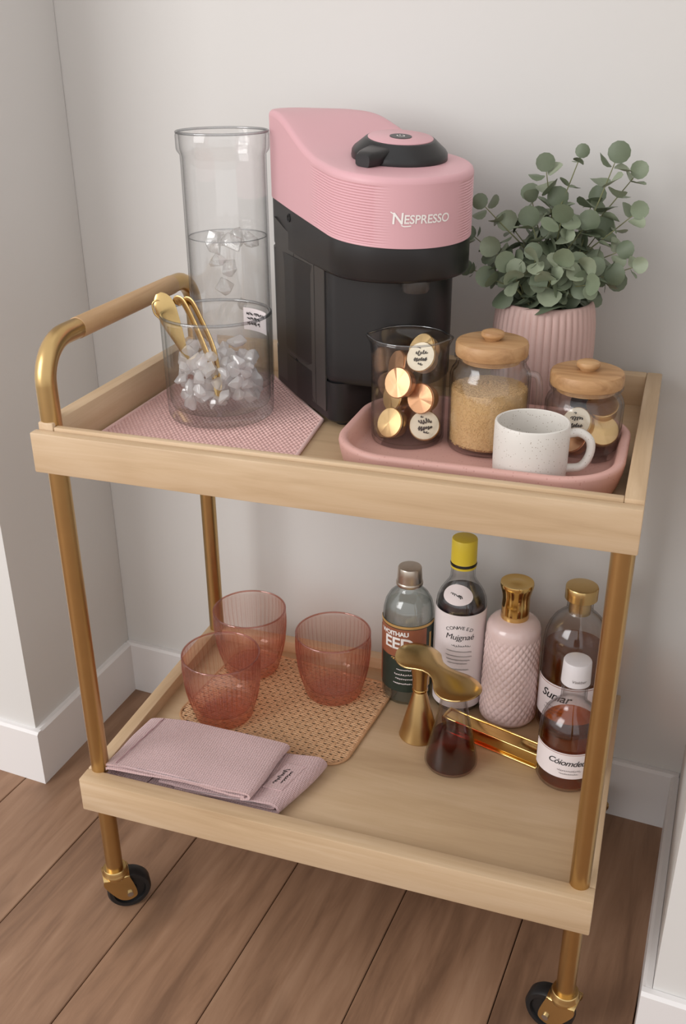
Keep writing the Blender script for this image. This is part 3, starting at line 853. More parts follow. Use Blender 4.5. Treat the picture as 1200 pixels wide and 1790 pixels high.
# printed sticker at the back inside
lb = cyl_patch('sticker', 0.0627, R(62), 0.36, 0.092, 0.120, MT['paper'], bk, 0.0005)
lb.data.transform(Matrix.Identity(4))
ink = Ink(); rs = random.Random(3)
for j, y in enumerate((0.007, 0.001, -0.005)):
    for k in range(4 if j else 6):
        ink.add(scribble2d(-0.015+0.006*k+rs.uniform(-.001, .001), y, 0.0048, 0.004, 2, 0.0009, rs))
V = [((0.0622)*math.cos(R(62)-x/0.0627), 0.0622*math.sin(R(62)-x/0.0627), 0.106+y) for x, y in ink.v]
me = bpy.data.meshes.new('sticker_print'); me.from_pydata(V, [], ink.f); o = link('sticker_print', me, MT['ink'], lb, False)
# ice heap, settled by relaxing chunks in the bucket
pts = []
ri2 = random.Random(21)
RA = 0.0475
for tries in range(9000):
    if len(pts) >= 120: break
    a = ri2.uniform(0, 2*math.pi); q_ = math.sqrt(ri2.random())*RA
    x, y = q_*math.cos(a), q_*math.sin(a)
    top = 0.082 if x < 0.005 else 0.070
    z = ri2.uniform(0.0250, top)
    if all((x-p[0])**2+(y-p[1])**2+(z-p[2])**2 > 0.0148**2 for p in pts): pts.append((x, y, z))
TONG = []
for (x, y, z) in pts:
    s = ri2.uniform(0.72, 1.12)
    o = bpy.data.objects.new('ice_chunk', ri2.choice(ice_meshes)); col.objects.link(o)
    o.location = (bc.x+x, bc.y+y, bc.z+z); o.scale = (s*ri2.uniform(0.85, 1.15), s, s*ri2.uniform(0.8, 1.1)); o.rotation_euler = (ri2.uniform(0, 6), ri2.uniform(0, 6), ri2.uniform(0, 6))
    tag(o, 'clear ice chunk heaped in the wide glass bucket', 'ice', 'ice in the bucket')
# gold tongs
tg = thing('ice_tongs', bc+Vector((-0.03, -0.02, 0.02)), 'gold ice tongs leaning in the glass bucket of ice', 'tongs')
OT = tuple(bc+Vector((-0.03, -0.02, 0.02)))
def wl_(pts): return [Vector((bc.x+a, bc.y+b, bc.z+c_)) for a, b, c_ in pts]
# broad spoon-shaped arm
pa = catmull(wl_([(-0.066, -0.018, 0.150), (-0.060, -0.018, 0.138), (-0.054, -0.017, 0.120), (-0.044, -0.016, 0.095), (-0.034, -0.014, 0.066)]), 6)
n_ = len(pa)
rad = [0.0035+0.0095*math.sin(math.pi*min(1, (k/n_)*1.15)**0.75)*(1 if k/n_ < 0.85 else 0.8) for k in range(n_)]
v, f = tube(pa, rad, 18, flat=0.16, up=(0.3, -1.0, 0.2)); mesh('spoon_arm', v, f, MT['satin_gold'], tg, off=OT)
# bent strips
for dx, w_ in ((0.0, 0.0056), (0.012, 0.0052)):
    pa = catmull(wl_([(-0.047+dx, -0.010, 0.137), (-0.043+dx, -0.011, 0.143), (-0.036+dx, -0.012, 0.139), (-0.024+dx, -0.014, 0.118), (-0.010+dx, -0.018, 0.090), (0.001+dx*.6, -0.022, 0.066), (0.007+dx*.4, -0.026, 0.046), (0.010, -0.030, 0.030)]), 7)
    v, f = tube(pa, w_, 14, flat=0.32, up=(0.4, -0.9, 0.3)); mesh('arm', v, f, MT['satin_gold'], tg, off=OT)
pa = catmull(wl_([(-0.062, -0.020, 0.118), (-0.0705, -0.022, 0.126), (-0.0725, -0.022, 0.138), (-0.066, -0.020, 0.1425), (-0.060, -0.018, 0.139)]), 7)
v, f = tube(pa, 0.0013, 10); mesh('wire_hook', v, f, MT['satin_gold'], tg, off=OT)
# toothed claw in the ice
cl = [(0.006, -0.026, 0.062), (0.010, -0.029, 0.052), (0.0145, -0.031, 0.050), (0.012, -0.031, 0.043), (0.0165, -0.033, 0.039), (0.011, -0.033, 0.030), (0.006, -0.031, 0.042)]
c1 = wl_(cl); c2 = [p+Vector((0.0, 0.0016, 0.0008)) for p in c1]
v, f = loft([c1, c2]); mesh('claw', v, f, MT['satin_gold'], tg, False, off=OT)

# --- pink stone tray -------------------------------------------------------
tc_ = (0.4815, 0.1565)
st_ = thing('serving_tray', (tc_[0], tc_[1], ZTF), 'rounded pink stone tray holding jars and mug', 'tray')
HX, HY = 0.1545, 0.108
TRH = 0.036; TFL = 0.012
prs = []
for z, d, rr_ in ((0.0003, 0.012, 0.062), (0.003, 0.0085, 0.064), (0.010, 0.005, 0.067), (0.022, 0.0015, 0.07), (0.031, 0, 0.071), (0.0345, 0.0006, 0.071), (TRH, 0.0032, 0.069), (TRH, 0.0078, 0.066), (0.0345, 0.0105, 0.064), (0.026, 0.0125, 0.062), (0.017, 0.0145, 0.06), (0.0135, 0.0175, 0.058), (TFL, 0.022, 0.055)):
    prs.append([(x, y, z) for x, y in rrect(0, 0, HX-d, HY-d, rr_-d*0.5, 14)])
v, f = loft(prs); mesh('dish', v, f, MT['tray_pink'], st_, True, 60)
ZP = ZTF+TFL

# --- coffee pods ------------------------------------------------------------
def pod_mesh(rim, mat_face):
    prof = [(0, 0.0), (0.0085, 0.0002), (0.0150, 0.0), (0.0158, -0.0002), (0.0172, 0.0004), (0.0178, -0.0004), (0.0175, -0.0016), (0.0168, -0.0022), (0.0167, -0.006), (0.0164, -0.0115), (0.0150, -0.0155), (0.0105, -0.0178), (0.0, -0.0186)]
    v, f = lathe(prof, 32)
    return v, f
def pod(loc, nrm, kind, label, group, ink_seed=None, s=1.0):
    t = thing('coffee_pod', loc, label, 'coffee pod', group)
    t.rotation_mode = 'QUATERNION'
    t.rotation_quaternion = Vector(nrm).normalized().to_track_quat('Z', 'Y')
    t.scale = (s, s, s)
    v, f = pod_mesh(1, None)
    fm = {'copper': 'pod_copper', 'gold': 'pod_gold', 'cream': 'pod_cream', 'slate': 'pod_dark'}[kind]
    bmn = {'copper': 'pod_copper', 'gold': 'pod_gold', 'cream': 'pod_gold', 'slate': 'pod_dark'}[kind]
    mesh('capsule', v, f, MT[bmn], t, True, 50)
    # foil lid: shallow fan with creases so the light breaks across it
    m = MB(); n = 24
    rl = random.Random(int(1e4*(loc[0]+loc[1]+loc[2])))
    if kind == 'cream':
        hs = [0.0]*n; c0 = (0, 0, 0.0009)
    else:       # pressed foil: a few broad wedges at slightly different tilts
        lv_ = [rl.uniform(-0.0012, 0.0016) for _ in range(6)]
        hs = [lv_[(k*6//n)]*(0.6+0.4*math.sin(k)) for k in range(n)]; c0 = (0, 0, 0.0022)
    ring = [(0.0168*math.cos(2*math.pi*k/n), 0.0168*math.sin(2*math.pi*k/n), 0.0012+hs[k]*0.5) for k in range(n)]
    m.add([c0]+ring+[(a, b, -0.0002) for a, b, c_ in ring], [(0, 1+k, 1+(k+1) % n) for k in range(n)]+[(1+k, 1+n+k, 1+n+(k+1) % n, 1+(k+1) % n) for k in range(n)])
    lid = m.build('foil_lid', MT[fm], t, kind == 'cream', 30)
    if ink_seed is not None:
        ink = Ink(); ri_ = random.Random(ink_seed)
        ink.add(scribble2d(0, 0.0045, 0.014, 0.0055, 5, 0.0011, ri_, 0.25)); ink.add(scribble2d(0.001, -0.0035, 0.016, 0.0060, 6, 0.0012, ri_, 0.2))
        ink.add(scribble2d(0.002, -0.0085, 0.006, 0.003, 2, 0.0011, ri_)); ink.add(scribble2d(-0.004, 0.0095, 0.003, 0.002, 1, 0.001, ri_))
        ink.on_plane('pod_print', (0, 0, 0.0017), (1, 0, 0), (0, 1, 0), MT['ink'], lid)
    return t
bkc = Vector((0.3892, 0.1720, ZP))
bkr = thing('glass_beaker', bkc, 'clear glass beaker with pouring lip, filled with coffee pods', 'beaker')
bH = 0.120
def beaker_fn(r, z, t):
    d = 0
    if z > bH-0.02:
        w = ((z-(bH-0.02))/0.02)**2
        for a0 in (R(8), R(188)):
            da = (t-a0+math.pi) % (2*math.pi)-math.pi
            d += 0.0055*w*math.exp(-(da/0.22)**2)
    return r+d
out = glass_vessel(0.0415, 0.0428, bH, 0.0016, 0.004, 0.0006, 12, 0.004)
v, f = lathe(out, 96, beaker_fn); mesh('vessel', v, f, MT['glass'], bkr)
ring_rim('rim', 0.0426, bH+0.0002, 0.0011, MT['glass_rim'], bkr, lambda r, z, t: beaker_fn(r, bH, t))
G = 'coffee pods in the beaker'
toC = Vector((-0.32, -0.78, 0.20))
for (x, y, z, nx, nz2, kd, lab, sd) in (
    (-0.0155, -0.0205, 0.0240, -0.05, 0.15, 'gold', 'gold foil coffee pod lying lowest at the front of the beaker', None),
    (0.0235, -0.0150, 0.0230, 0.45, 0.35, 'cream', 'cream coffee pod with black writing low at right in the beaker', 5),
    (-0.0205, 0.0060, 0.0460, -0.35, 0.1, 'gold', 'pale gold coffee pod tilted left in the lower half of the beaker', None),
    (0.0165, -0.0085, 0.0520, 0.05, 0.0, 'copper', 'copper coffee pod facing out at mid right of the beaker', None),
    (-0.0085, -0.0150, 0.0700, 0.05, 0.05, 'copper', 'copper coffee pod facing front in the middle of the beaker', None),
    (-0.0190, 0.0170, 0.0800, -0.5, 0.2, 'copper', 'copper coffee pod seen edge-on at upper left in the beaker', None),
    (0.0120, 0.0050, 0.0960, 0.12, 0.3, 'cream', 'cream coffee pod with black writing on top in the beaker', 8),
    (0.0085, 0.0220, 0.1010, -0.1, 0.3, 'gold', 'gold coffee pod behind the written pod at the beaker top', None),
    (-0.0250, -0.0020, 0.0160, -0.6, 0.5, 'gold', 'gold coffee pod at lower left bottom of the beaker', None),
    (0.0060, 0.0180, 0.0240, 0.1, 0.6, 'copper', 'copper coffee pod at the back bottom of the beaker', None)):
    pod(bkc+Vector((x, y, z)), toC+Vector((nx, 0, nz2)), kd, lab, G, sd, 0.98)

# --- jars with wooden lids ----------------------------------------------------
def wooden_lid(root, z, r, h, kr):
    v, f = lathe([(0, z), (r-0.003, z), (r-0.0008, z+0.0008), (r, z+0.003), (r, z+h-0.004), (r-0.0012, z+h-0.0012), (r-0.004, z+h), (0, z+h)], 64)
    l = mesh('lid', v, f, MT['lid'], root)
    v, f = lathe([(0, z+h-0.001), (kr*0.62, z+h-0.001), (kr*0.66, z+h+0.001), (kr*0.95, z+h+0.004), (kr, z+h+0.0065), (kr*0.93, z+h+0.0090), (kr*0.6, z+h+0.0107), (0, z+h+0.0112)], 40)
    mesh('knob', v, f, MT['lid'], l)
    v, f = lathe([(0, z-0.006), (r*0.80, z-0.006), (r*0.80, z), (0, z)], 48)
    mesh('stopper', v, f, MT['lid'], l)
def jar_profile(rb, rn, hs, hn, t=0.0022, tb=0.005):
    out = [(0, 0), (rb-0.006, 0), (rb-0.0015, 0.0018), (rb, 0.006), (rb, hs*0.5), (rb, hs-0.010), (rb-0.002, hs-0.004), (rb-0.007*0.8, hs+0.001), (rn, hs+0.0045), (rn, hn-0.004), (rn+0.0022, hn-0.003), (rn+0.0022, hn-0.0008), (rn, hn)]
    inn = [(rn-t, hn-0.001), (rn-t, hs+0.004), (rb-0.008, hs-0.002), (rb-t-0.0015, hs-0.007), (rb-t, hs-0.012), (rb-t, hs*0.5), (rb-t, tb+0.005), (rb-0.007, tb), (0, tb)]
    return out+inn
jc = Vector((0.4805, 0.1760, ZP))
j1 = thing('sugar_jar', jc, 'taller glass jar of brown sugar with wooden knob lid', 'jar')
v, f = lathe(jar_profile(0.0445, 0.0380, 0.094, 0.107), 72); mesh('vessel', v, f, MT['glass'], j1)
wooden_lid(j1, 0.1055, 0.0395, 0.0170, 0.0128)
hp = catmull([(0.0405, -0.005, 0.090, ), (0.052, -0.006, 0.088), (0.0555, -0.0065, 0.072), (0.0535, -0.0065, 0.045), (0.043, -0.005, 0.034)], 8)
v, f = tube(hp, 0.0036, 14); mesh('handle', v, f, MT['glass_thick'], j1)
# sugar: core plus loose grains on its surface
def sugar_top(x, y): return 0.069+0.0045*math.exp(-((x-0.004)**2+(y-0.012)**2)/0.0006)-0.10*(0.5*y+0.2*x)*0.4
v, f = lathe([(0, 0.0056), (0.0370, 0.0056), (0.0415, 0.0098), (0.0415, 0.055), (0.0412, 0.0675), (0.030, 0.0685), (0.015, 0.070), (0, 0.071)], 56)
v = [(a, b, sugar_top(a, b)-0.0004 if c_ > 0.06 else c_) for a, b, c_ in v]
sg = mesh('sugar', v, f, MT['grain'], j1); sg['label'] = 'coarse golden brown sugar'
m = MB(); rg = random.Random(2)
def grain(p, u, w, l, b):
    p = Vector(p); u = Vector(u).normalized(); w = Vector(w); w = (w-u*w.dot(u)).normalized(); q_ = u.cross(w)
    m.add([p+u*l, p-u*l, p+w*b, p-w*b, p+q_*b, p-q_*b], [(0, 2, 4), (0, 4, 3), (0, 3, 5), (0, 5, 2), (1, 4, 2), (1, 3, 4), (1, 5, 3), (1, 2, 5)])
for k in range(5200):
    a = rg.uniform(0, 2*math.pi); z = rg.uniform(0.008, 0.074)
    x, y = 0.0415*math.cos(a), 0.0415*math.sin(a)
    if z > sugar_top(x, y): continue
    u = Vector((-math.sin(a), math.cos(a), 0))*rg.gauss(0, 1)+Vector((0, 0, 1))*rg.gauss(0, 1)
    grain((x, y, z), u, (math.cos(a), math.sin(a), 0), rg.uniform(0.0011, 0.0019), 0.00048)
for k in range(2600):
    a = rg.uniform(0, 2*math.pi); q_ = math.sqrt(rg.random())*0.041
    x, y = q_*math.cos(a), q_*math.sin(a)
    grain((x, y, sugar_top(x, y)), (rg.gauss(0, 1), rg.gauss(0, 1), rg.gauss(0, .3)), (0, 0, 1), rg.uniform(0.0011, 0.0019), 0.0005)
gr = m.build('sugar_grains', MT['grain'], j1, False, recalc=False); gr['kind'] = 'stuff'
jc2 = Vector((0.5830, 0.1905, ZP))
j2 = thing('pod_jar', jc2, 'shorter glass jar of coffee pods with wooden knob lid', 'jar')
v, f = lathe(jar_profile(0.0425, 0.0375, 0.068, 0.079), 72); mesh('vessel', v, f, MT['glass'], j2)
wooden_lid(j2, 0.0775, 0.0395, 0.0165, 0.0128)
G = 'coffee pods in the short jar'
for (x, y, z, nx, nz2, kd, lab, sd) in (
    (-0.0050, -0.0195, 0.0400, -0.05, 0.3, 'cream', 'white coffee pod with black writing in the short lidded jar', 12),
    (0.0190, 0.0060, 0.0540, 0.3, 1.2, 'gold', 'gold coffee pod lying uppermost in the short lidded jar', None),
    (0.0230, -0.0080, 0.0300, 0.5, 0.4, 'gold', 'gold coffee pod at the right side inside the short jar', None),
    (-0.0090, -0.0120, 0.0190, -0.1, 0.5, 'copper', 'copper coffee pod at the bottom front of the short jar', None),
    (0.0000, 0.0180, 0.0520, 0.1, 0.6, 'slate', 'dark slate coffee pod at the back of the short jar', None),
    (0.0080, 0.0220, 0.0220, 0.1, 0.6, 'copper', 'copper coffee pod low at the back of the short jar', None)):
    pod(jc2+Vector((x, y, z)), toC+Vector((nx, 0, nz2)), kd, lab, G, sd, 0.98)
# --- mug ----------------------------------------------------------------------
mc = Vector((0.5400, 0.1010, ZP))
mg = thing('mug', mc, 'speckled off-white stoneware mug on the pink tray', 'mug')
v, f = lathe([(0, 0.0004), (0.0335, 0.0004), (0.0362, 0.0016), (0.0380, 0.005), (0.0386, 0.02), (0.0388, 0.045), (0.0386, 0.0605), (0.0380, 0.0622), (0.0368, 0.0628), (0.0356, 0.0620), (0.0352, 0.058), (0.0350, 0.03), (0.0342, 0.010), (0.030, 0.006), (0, 0.0055)], 80)
mesh('cup', v, f, MT['mug'], mg)
ha = R(10); hd = Vector((math.cos(ha), math.sin(ha), 0))
hp = catmull([tuple(hd*a+Vector((0, 0, z))) for a, z in ((0.0350, 0.0500), (0.0480, 0.0520), (0.0590, 0.0440), (0.0600, 0.0290), (0.0520, 0.0150), (0.0350, 0.0120))], 8)
v, f = tube(hp, 0.0052, 18, flat=0.85); mesh('handle', v, f, MT['mug'], mg)

# --- eucalyptus in a ribbed pot ---------------------------------------------------
pc = Vector((0.5150, 0.3350, ZTF))
pp = thing('potted_plant', pc, 'eucalyptus plant with round grey-green leaves in ribbed pink pot', 'potted plant')
def ribs(r, z, t):
    if 0.008 < z < 0.140 and r > 0.052: return r-0.0019*abs(math.cos(t*22))**6
    return r
out = [(0, 0.0003), (0.049, 0.0003), (0.0530, 0.003), (0.0550, 0.010), (0.0585, 0.03), (0.0610, 0.055), (0.0622, 0.08), (0.0620, 0.1), (0.0610, 0.12), (0.0595, 0.132), (0.0580, 0.139), (0.0562, 0.1435), (0.0540, 0.1452), (0.0515, 0.1442), (0.0500, 0.140), (0.0500, 0.11), (0, 0.11)]
v, f = lathe(out, 264, ribs); mesh('pot', v, f, MT['pot'], pp, True, 60)
v, f = lathe([(0, 0.136), (0.02, 0.1345), (0.04, 0.132), (0.0495, 0.131), (0.0495, 0.1105), (0, 0.1105)], 40)
mesh('soil', v, f, MT['soil'], pp)
def leaf_mesh(rx, ry, cup, mat):
    m = MB(); n = 12
    v = [(0, 0.0, 0.0)]
    for q_ in (0.55, 1.0):
        for k in range(n):
            a = 2*math.pi*k/n
            x = rx*q_*math.sin(a); y = ry*(1-math.cos(a)*q_)
            v.append((x, y, cup*(q_*q_)*(x/rx)**2*rx+0.10*cup*math.sin(3*a)*rx*q_-0.12*ry*((y/ry-1)**2)*cup))
    v[0] = (0, ry, 0)
    f = [(0, 1+k, 1+(k+1) % n) for k in range(n)]+[(1+k, 1+n+k, 1+n+(k+1) % n, 1+(k+1) % n) for k in range(n)]
    me = bpy.data.meshes.new('leaf'); me.from_pydata(v, [], f); me.materials.append(mat); me.shade_smooth()
    return me
leaf_variants = [leaf_mesh(0.0142, 0.0136, c_, MT['leafs'][k % 3]) for k, c_ in enumerate((0.25, 0.4, -0.2, 0.1, 0.35, -0.3))]
rl = random.Random(4)
def eucalyptus_stem(base, tip, n, size, bow, seed):
    rnd = random.Random(seed)
    b, t = Vector(base), Vector(tip)
    mid = (b+t)/2+Vector(bow)
    P = catmull([b, (b*0.45+mid*0.55), mid, (mid*0.45+t*0.55), t], 5)
    v, f = tube(P, [0.0013*(1-0.6*k/len(P)) for k in range(len(P))], 7)
    so = mesh('stem', v, f, MT['stem'], pp)
    L = len(P)-1; ph = rnd.uniform(0, 3)
    for k in range(n):
        u = 0.16+0.80*k/max(1, n-1)
        i = min(L-1, int(u*L)); p = P[i].lerp(P[i+1], u*L-i); d = (P[i+1]-P[i]).normalized()
        side = d.orthogonal().normalized(); side.rotate(Quaternion(d, ph+k*1.45+rnd.uniform(-.3, .3)))
        s0 = size*(1.12-0.45*u+rnd.uniform(-0.15, 0.15))
        for sg in (1, -1):
            dirn = (side*sg+d*rnd.uniform(0.15, 0.6)).normalized()
            nr = (d*1.0-dirn*d.dot(dirn)+Vector((rnd.uniform(-.55, .55), rnd.uniform(-1.0, .25), rnd.uniform(-.1, .5)))).normalized()
            xax = dirn.cross(nr).normalized(); nr = xax.cross(dirn).normalized()
            me = leaf_variants[rnd.randrange(6)]
            o = bpy.data.objects.new('leaf', me); col.objects.link(o); o.parent = so
            mw = Matrix((xax, dirn, nr)).transposed().to_4x4(); mw.translation = p+dirn*0.0018
            wy = pc.y+(mw @ Vector((0, 0.022*s0, 0))).y
            if wy > 0.425: mw.translation.y -= wy-0.425
            o.matrix_local = mw @ Matrix.Diagonal((s0*rnd.uniform(0.9, 1.1), s0, s0, 1))
    # terminal leaf
    o = bpy.data.objects.new('leaf', leaf_variants[rnd.randrange(6)]); col.objects.link(o); o.parent = so
    d = (P[-1]-P[-2]).normalized(); nr = Vector((rnd.uniform(-.4, .4), -1, 0.3)); xax = d.cross(nr).normalized(); nr = xax.cross(d).normalized()
    mw = Matrix((xax, d, nr)).transposed().to_4x4(); mw.translation = P[-1]
    s0 = size*0.8; o.matrix_local = mw @ Matrix.Diagonal((s0, s0, s0, 1))
ZL = 0.133
def SB(k): return (0.022*math.cos(k*2.4), 0.020*math.sin(k*2.4)-0.004, ZL)
tall = [  # tip (x, y, z) about the pot's base
    ((-0.078, -0.010, 0.250), 6, 0.85), ((-0.090, -0.004, 0.214), 5, 0.8), ((-0.088, -0.018, 0.178), 4, 0.85),
    ((-0.014, 0.018, 0.288), 6, 1.0), ((0.022, 0.022, 0.304), 5, 0.75), ((0.062, 0.016, 0.300), 6, 1.15),
    ((0.084, 0.026, 0.284), 6, 0.95), ((0.088, 0.010, 0.244), 6, 0.95), ((0.096, -0.010, 0.190), 4, 0.85), ((0.076, 0.000, 0.204), 5, 0.95),
    ((-0.030, 0.030, 0.254), 5, 1.0), ((0.040, 0.040, 0.252), 5, 1.0)]
for k, (tp, n, sz) in enumerate(tall): eucalyptus_stem(SB(k), tp, n, sz, (0, 0, 0.012), 30+k)
short = [((-0.058, -0.03, 0.200), 4), ((-0.035, -0.045, 0.190), 4), ((-0.010, -0.052, 0.200), 4), ((0.018, -0.052, 0.196), 4), ((0.045, -0.040, 0.190), 4), ((0.066, -0.020, 0.180), 4),
         ((-0.020, -0.02, 0.232), 5), ((0.012, -0.025, 0.238), 5), ((0.036, -0.012, 0.230), 5), ((-0.045, 0.0, 0.225), 5), ((0.0, 0.01, 0.250), 5), ((0.052, 0.012, 0.222), 4),
         ((-0.060, 0.02, 0.185), 3), ((-0.030, -0.050, 0.176), 3), ((0.008, -0.052, 0.178), 3), ((0.048, -0.045, 0.174), 3), ((-0.056, -0.040, 0.172), 3), ((0.068, 0.015, 0.165), 3)]
for k, (tp, n) in enumerate(short): eucalyptus_stem(SB(k+12), tp, n, 1.12, (0, -0.004, 0.010), 60+k)

# ------------------------------------------------------------------ LOWER TRAY
# woven cane mat: over-and-under strands clipped to a rounded outline
cmr = thing('cane_mat', (0.19, 0.26, ZBF), 'woven cane mat under the pink glasses', 'mat')
CA = R(-6)
MHX, MHY = 0.136, 0.104
def in_rr(x, y, hx, hy, r):
    ax, ay = abs(x)-(hx-r), abs(y)-(hy-r)
    if ax <= 0 or ay <= 0: return abs(x) <= hx and abs(y) <= hy
    return math.hypot(ax, ay) <= r
m = MB(); pitch = 0.0086
cca, csa = math.cos(CA), math.sin(CA)
def emit(run, horiz, w):
    rings = []
    for (x, y, z) in run:
        px_, py_ = (0, w) if horiz else (w, 0)
        pts_ = [(x-px_, y-py_, z-0.0001), (x-px_*.5, y-py_*.5, z+0.0007), (x+px_*.5, y+py_*.5, z+0.0007), (x+px_, y+py_, z-0.0001)]
        rings.append([(a*cca-b*csa, a*csa+b*cca, c_) for a, b, c_ in pts_])
    v = [p for r_ in rings for p in r_]; f = []
    for i in range(len(rings)-1):
        for k in range(3): f.append((i*4+k, i*4+k+1, i*4+5+k, i*4+4+k))
    m.add(v, f)
for horiz in (True, False):
    A, B = (MHX, MHY) if horiz else (MHY, MHX)
    nl_ = int(2*B/pitch)
    for j in range(nl_+1):
        c_ = -B+j*pitch+0.001
        for sub in ((-0.0018, 0.0018) if horiz else (0.0,)):
            run = []; ns = int(2*A/(pitch/2))
            for i in range(ns+1):
                t = -A+i*pitch/2
                ph = math.sin(math.pi*(t/pitch)+math.pi*j+(0 if horiz else math.pi/2)*0)
                z = 0.0021+0.0009*math.cos(math.pi*(i/2.0)+math.pi*j)*(1 if horiz else -1)
                x, y = (t, c_+sub) if horiz else (c_, t)
                if in_rr(x, y, MHX, MHY, 0.03): run.append((x, y, z))
            if len(run) > 1: emit(run, horiz, 0.0015 if horiz else 0.0024)
wv = m.build('weave', MT['cane'], cmr, True, 60, recalc=False); wv['kind'] = 'stuff'
bd = rrect(0, 0, MHX, MHY, 0.03, 8)
bd = [(a*cca-b*csa, a*csa+b*cca, 0.0022) for a, b in resample(bd, 120)]
v, f = tube(bd+[bd[0]], 0.0019, 8); mesh('binding', v, f, MT['cane_edge'], cmr)
ZC = ZBF+0.0046
# ribbed pink tumblers
def tumbler(x, y, lab):
    t = thing('tumbler', (x, y, ZC), lab, 'glass', 'ribbed pink tumblers')
    rin = lambda z: 0.0452+0.0090*min(1.0, max(0.0, (z-0.026)/0.06))**0.7
    H = 0.106; nrib = 48
    def rb(r, z, th):
        if r > 0.05 or z > 0.030:
            w = min(1, max(0, (z-0.026)/0.01))*min(1, max(0, (H-0.007-z)/0.008))
            if w > 0 and r > rin(z): return r+0.0013*w*math.cos(th*nrib)
        return r
    prf = [(0, 0.0), (0.037, 0.0), (0.0415, 0.0018), (0.0435, 0.006), (0.0462, 0.018), (0.0500, 0.034), (0.0528, 0.050), (0.0546, 0.066), (0.0556, 0.082), (0.0560, 0.096), (0.0562, H-0.004), (0.0560, H-0.001), (0.0549, H), (0.0540, H-0.001), (0.0536, H-0.008), (0.0530, 0.082), (0.0519, 0.066), (0.0500, 0.050), (0.0472, 0.036), (0.0436, 0.024), (0.0400, 0.018), (0.034, 0.0158), (0, 0.0150)]
    v, f = lathe(prf, 384, rb); mesh('bowl', v, f, MT['pink_glass'], t, True, 70)
    v, f = lathe([(0, 0.0008), (0.0405, 0.0008), (0.0425, 0.006), (0.0405, 0.0140), (0, 0.0142)], 64)
    mesh('thick_base', v, f, MT['pink_base'], t)
    ring_rim('rim', 0.0551, H-0.0004, 0.0013, MT['pink_rim'], t)
tumbler(0.113, 0.2035, 'ribbed pink tumbler nearest the folded napkin')
tumbler(0.104, 0.3280, 'ribbed pink tumbler at the back left of the cane mat')
tumbler(0.2480, 0.3060, 'ribbed pink tumbler standing closest to the bottles')

# folded napkin: continuous folded profile swept across, two folded layers
nk = thing('napkin', (0.13, 0.09, ZBF), 'folded dusty pink cloth napkin at the front corner of the lower tray', 'napkin')
def swept_cloth(name, prof, t0, t1, origin, us, ut, th, mat, parent, wob, seed, nt=18, skew=0.0):
    """prof (s,z) polyline; swept from t0 to t1 along ut with small waves; thickness th"""
    P = [(p.x, p.y) for p in catmull([(a, b, 0) for a, b in prof], 5)]
    rnd = random.Random(seed); ph = [rnd.uniform(0, 6) for _ in range(4)]
    rings = []
    o = Vector(origin); us = Vector(us); ut = Vector(ut)
    for i in range(nt+1):
        t = t0+(t1-t0)*i/nt; up_, dn_ = [], []
        for k, (s, z) in enumerate(P):
            a = P[max(0, k-1)]; b = P[min(len(P)-1, k+1)]
            tx, tz = b[0]-a[0], b[1]-a[1]; l = math.hypot(tx, tz) or 1
            w = wob*(math.sin(s*55+ph[0]+t*20)+0.6*math.sin(t*90+ph[1]+s*17))*(z > 0.004)
            base_ = o+us*(s+skew*t+0.0025*math.sin(t*40+ph[2]))+ut*(t+0.0022*math.sin(s*30+ph[3]))
            up_.append(base_+us*(-tz/l*th/2)+Vector((0, 0, z+w+tx/l*th/2)))
            dn_.append(base_+us*(tz/l*th/2)+Vector((0, 0, z+w-tx/l*th/2)))
        rings.append(up_+dn_[::-1])
    v, f = loft(rings)
    return mesh(name, v, f, mat, parent, True, 70)
NO = (0.0185-0.13, 0.0235-0.09, 0.0)
us = Vector((1.0, 0.005, 0)).normalized(); ut = Vector((0.15, 1.0, 0)).normalized()
# lower, rolled piece reaching right
swept_cloth('lower_fold', [(0.06, 0.0029), (0.14, 0.0029), (0.22, 0.0032), (0.243, 0.0046), (0.2505, 0.0112), (0.246, 0.0191), (0.234, 0.0218), (0.205, 0.0198), (0.15, 0.0165), (0.08, 0.0145)], 0.004, 0.108, NO, us, ut, 0.0034, MT['napkin'], nk, 0.0003, 5, skew=0.10)
swept_cloth('inner_fold', [(0.10, 0.0090), (0.18, 0.0092), (0.225, 0.0095), (0.237, 0.0106), (0.2405, 0.0132), (0.236, 0.0156), (0.222, 0.0150)], 0.007, 0.105, NO, us, ut, 0.0024, MT['napkin'], nk, 0.0002, 6, skew=0.10)
# upper folded slab
swept_cloth('upper_fold', [(0.204, 0.0284), (0.18, 0.0271), (0.12, 0.0271), (0.05, 0.0271), (0.012, 0.0251), (0.002, 0.0205), (0.004, 0.0099), (0.014, 0.0040), (0.05, 0.0032), (0.055, 0.0032)], 0.0, 0.112, NO, us, ut, 0.0036, MT['napkin'], nk, 0.0007, 8, skew=0.0)
uf = swept_cloth('top_fold', [(0.198, 0.0231), (0.2080, 0.0251), (0.2105, 0.0297), (0.204, 0.0333), (0.17, 0.0330), (0.10, 0.0325), (0.04, 0.0319), (0.006, 0.0293), (-0.003, 0.0211), (-0.001, 0.0092), (0.010, 0.0029), (0.03, 0.0026)], 0.001, 0.111, NO, us, ut, 0.0034, MT['napkin'], nk, 0.0008, 9)
hm = [Vector(NO)+us*0.019+ut*(0.002+0.107*k/30)+Vector((0, 0, 0.0334+0.0003*math.sin(k))) for k in range(31)]
v, f = tube(hm, 0.0007, 6); mesh('hem_seam', v, f, MT['seam'], uf)
tagp = bpy.data.objects.new('sewn_tag', None)
ink = Ink(); rk = random.Random(9)
ink.add(scribble2d(0, 0.004, 0.030, 0.006, 7, 0.0011, rk)); ink.add(scribble2d(0, -0.004, 0.026, 0.004, 7, 0.0009, rk))
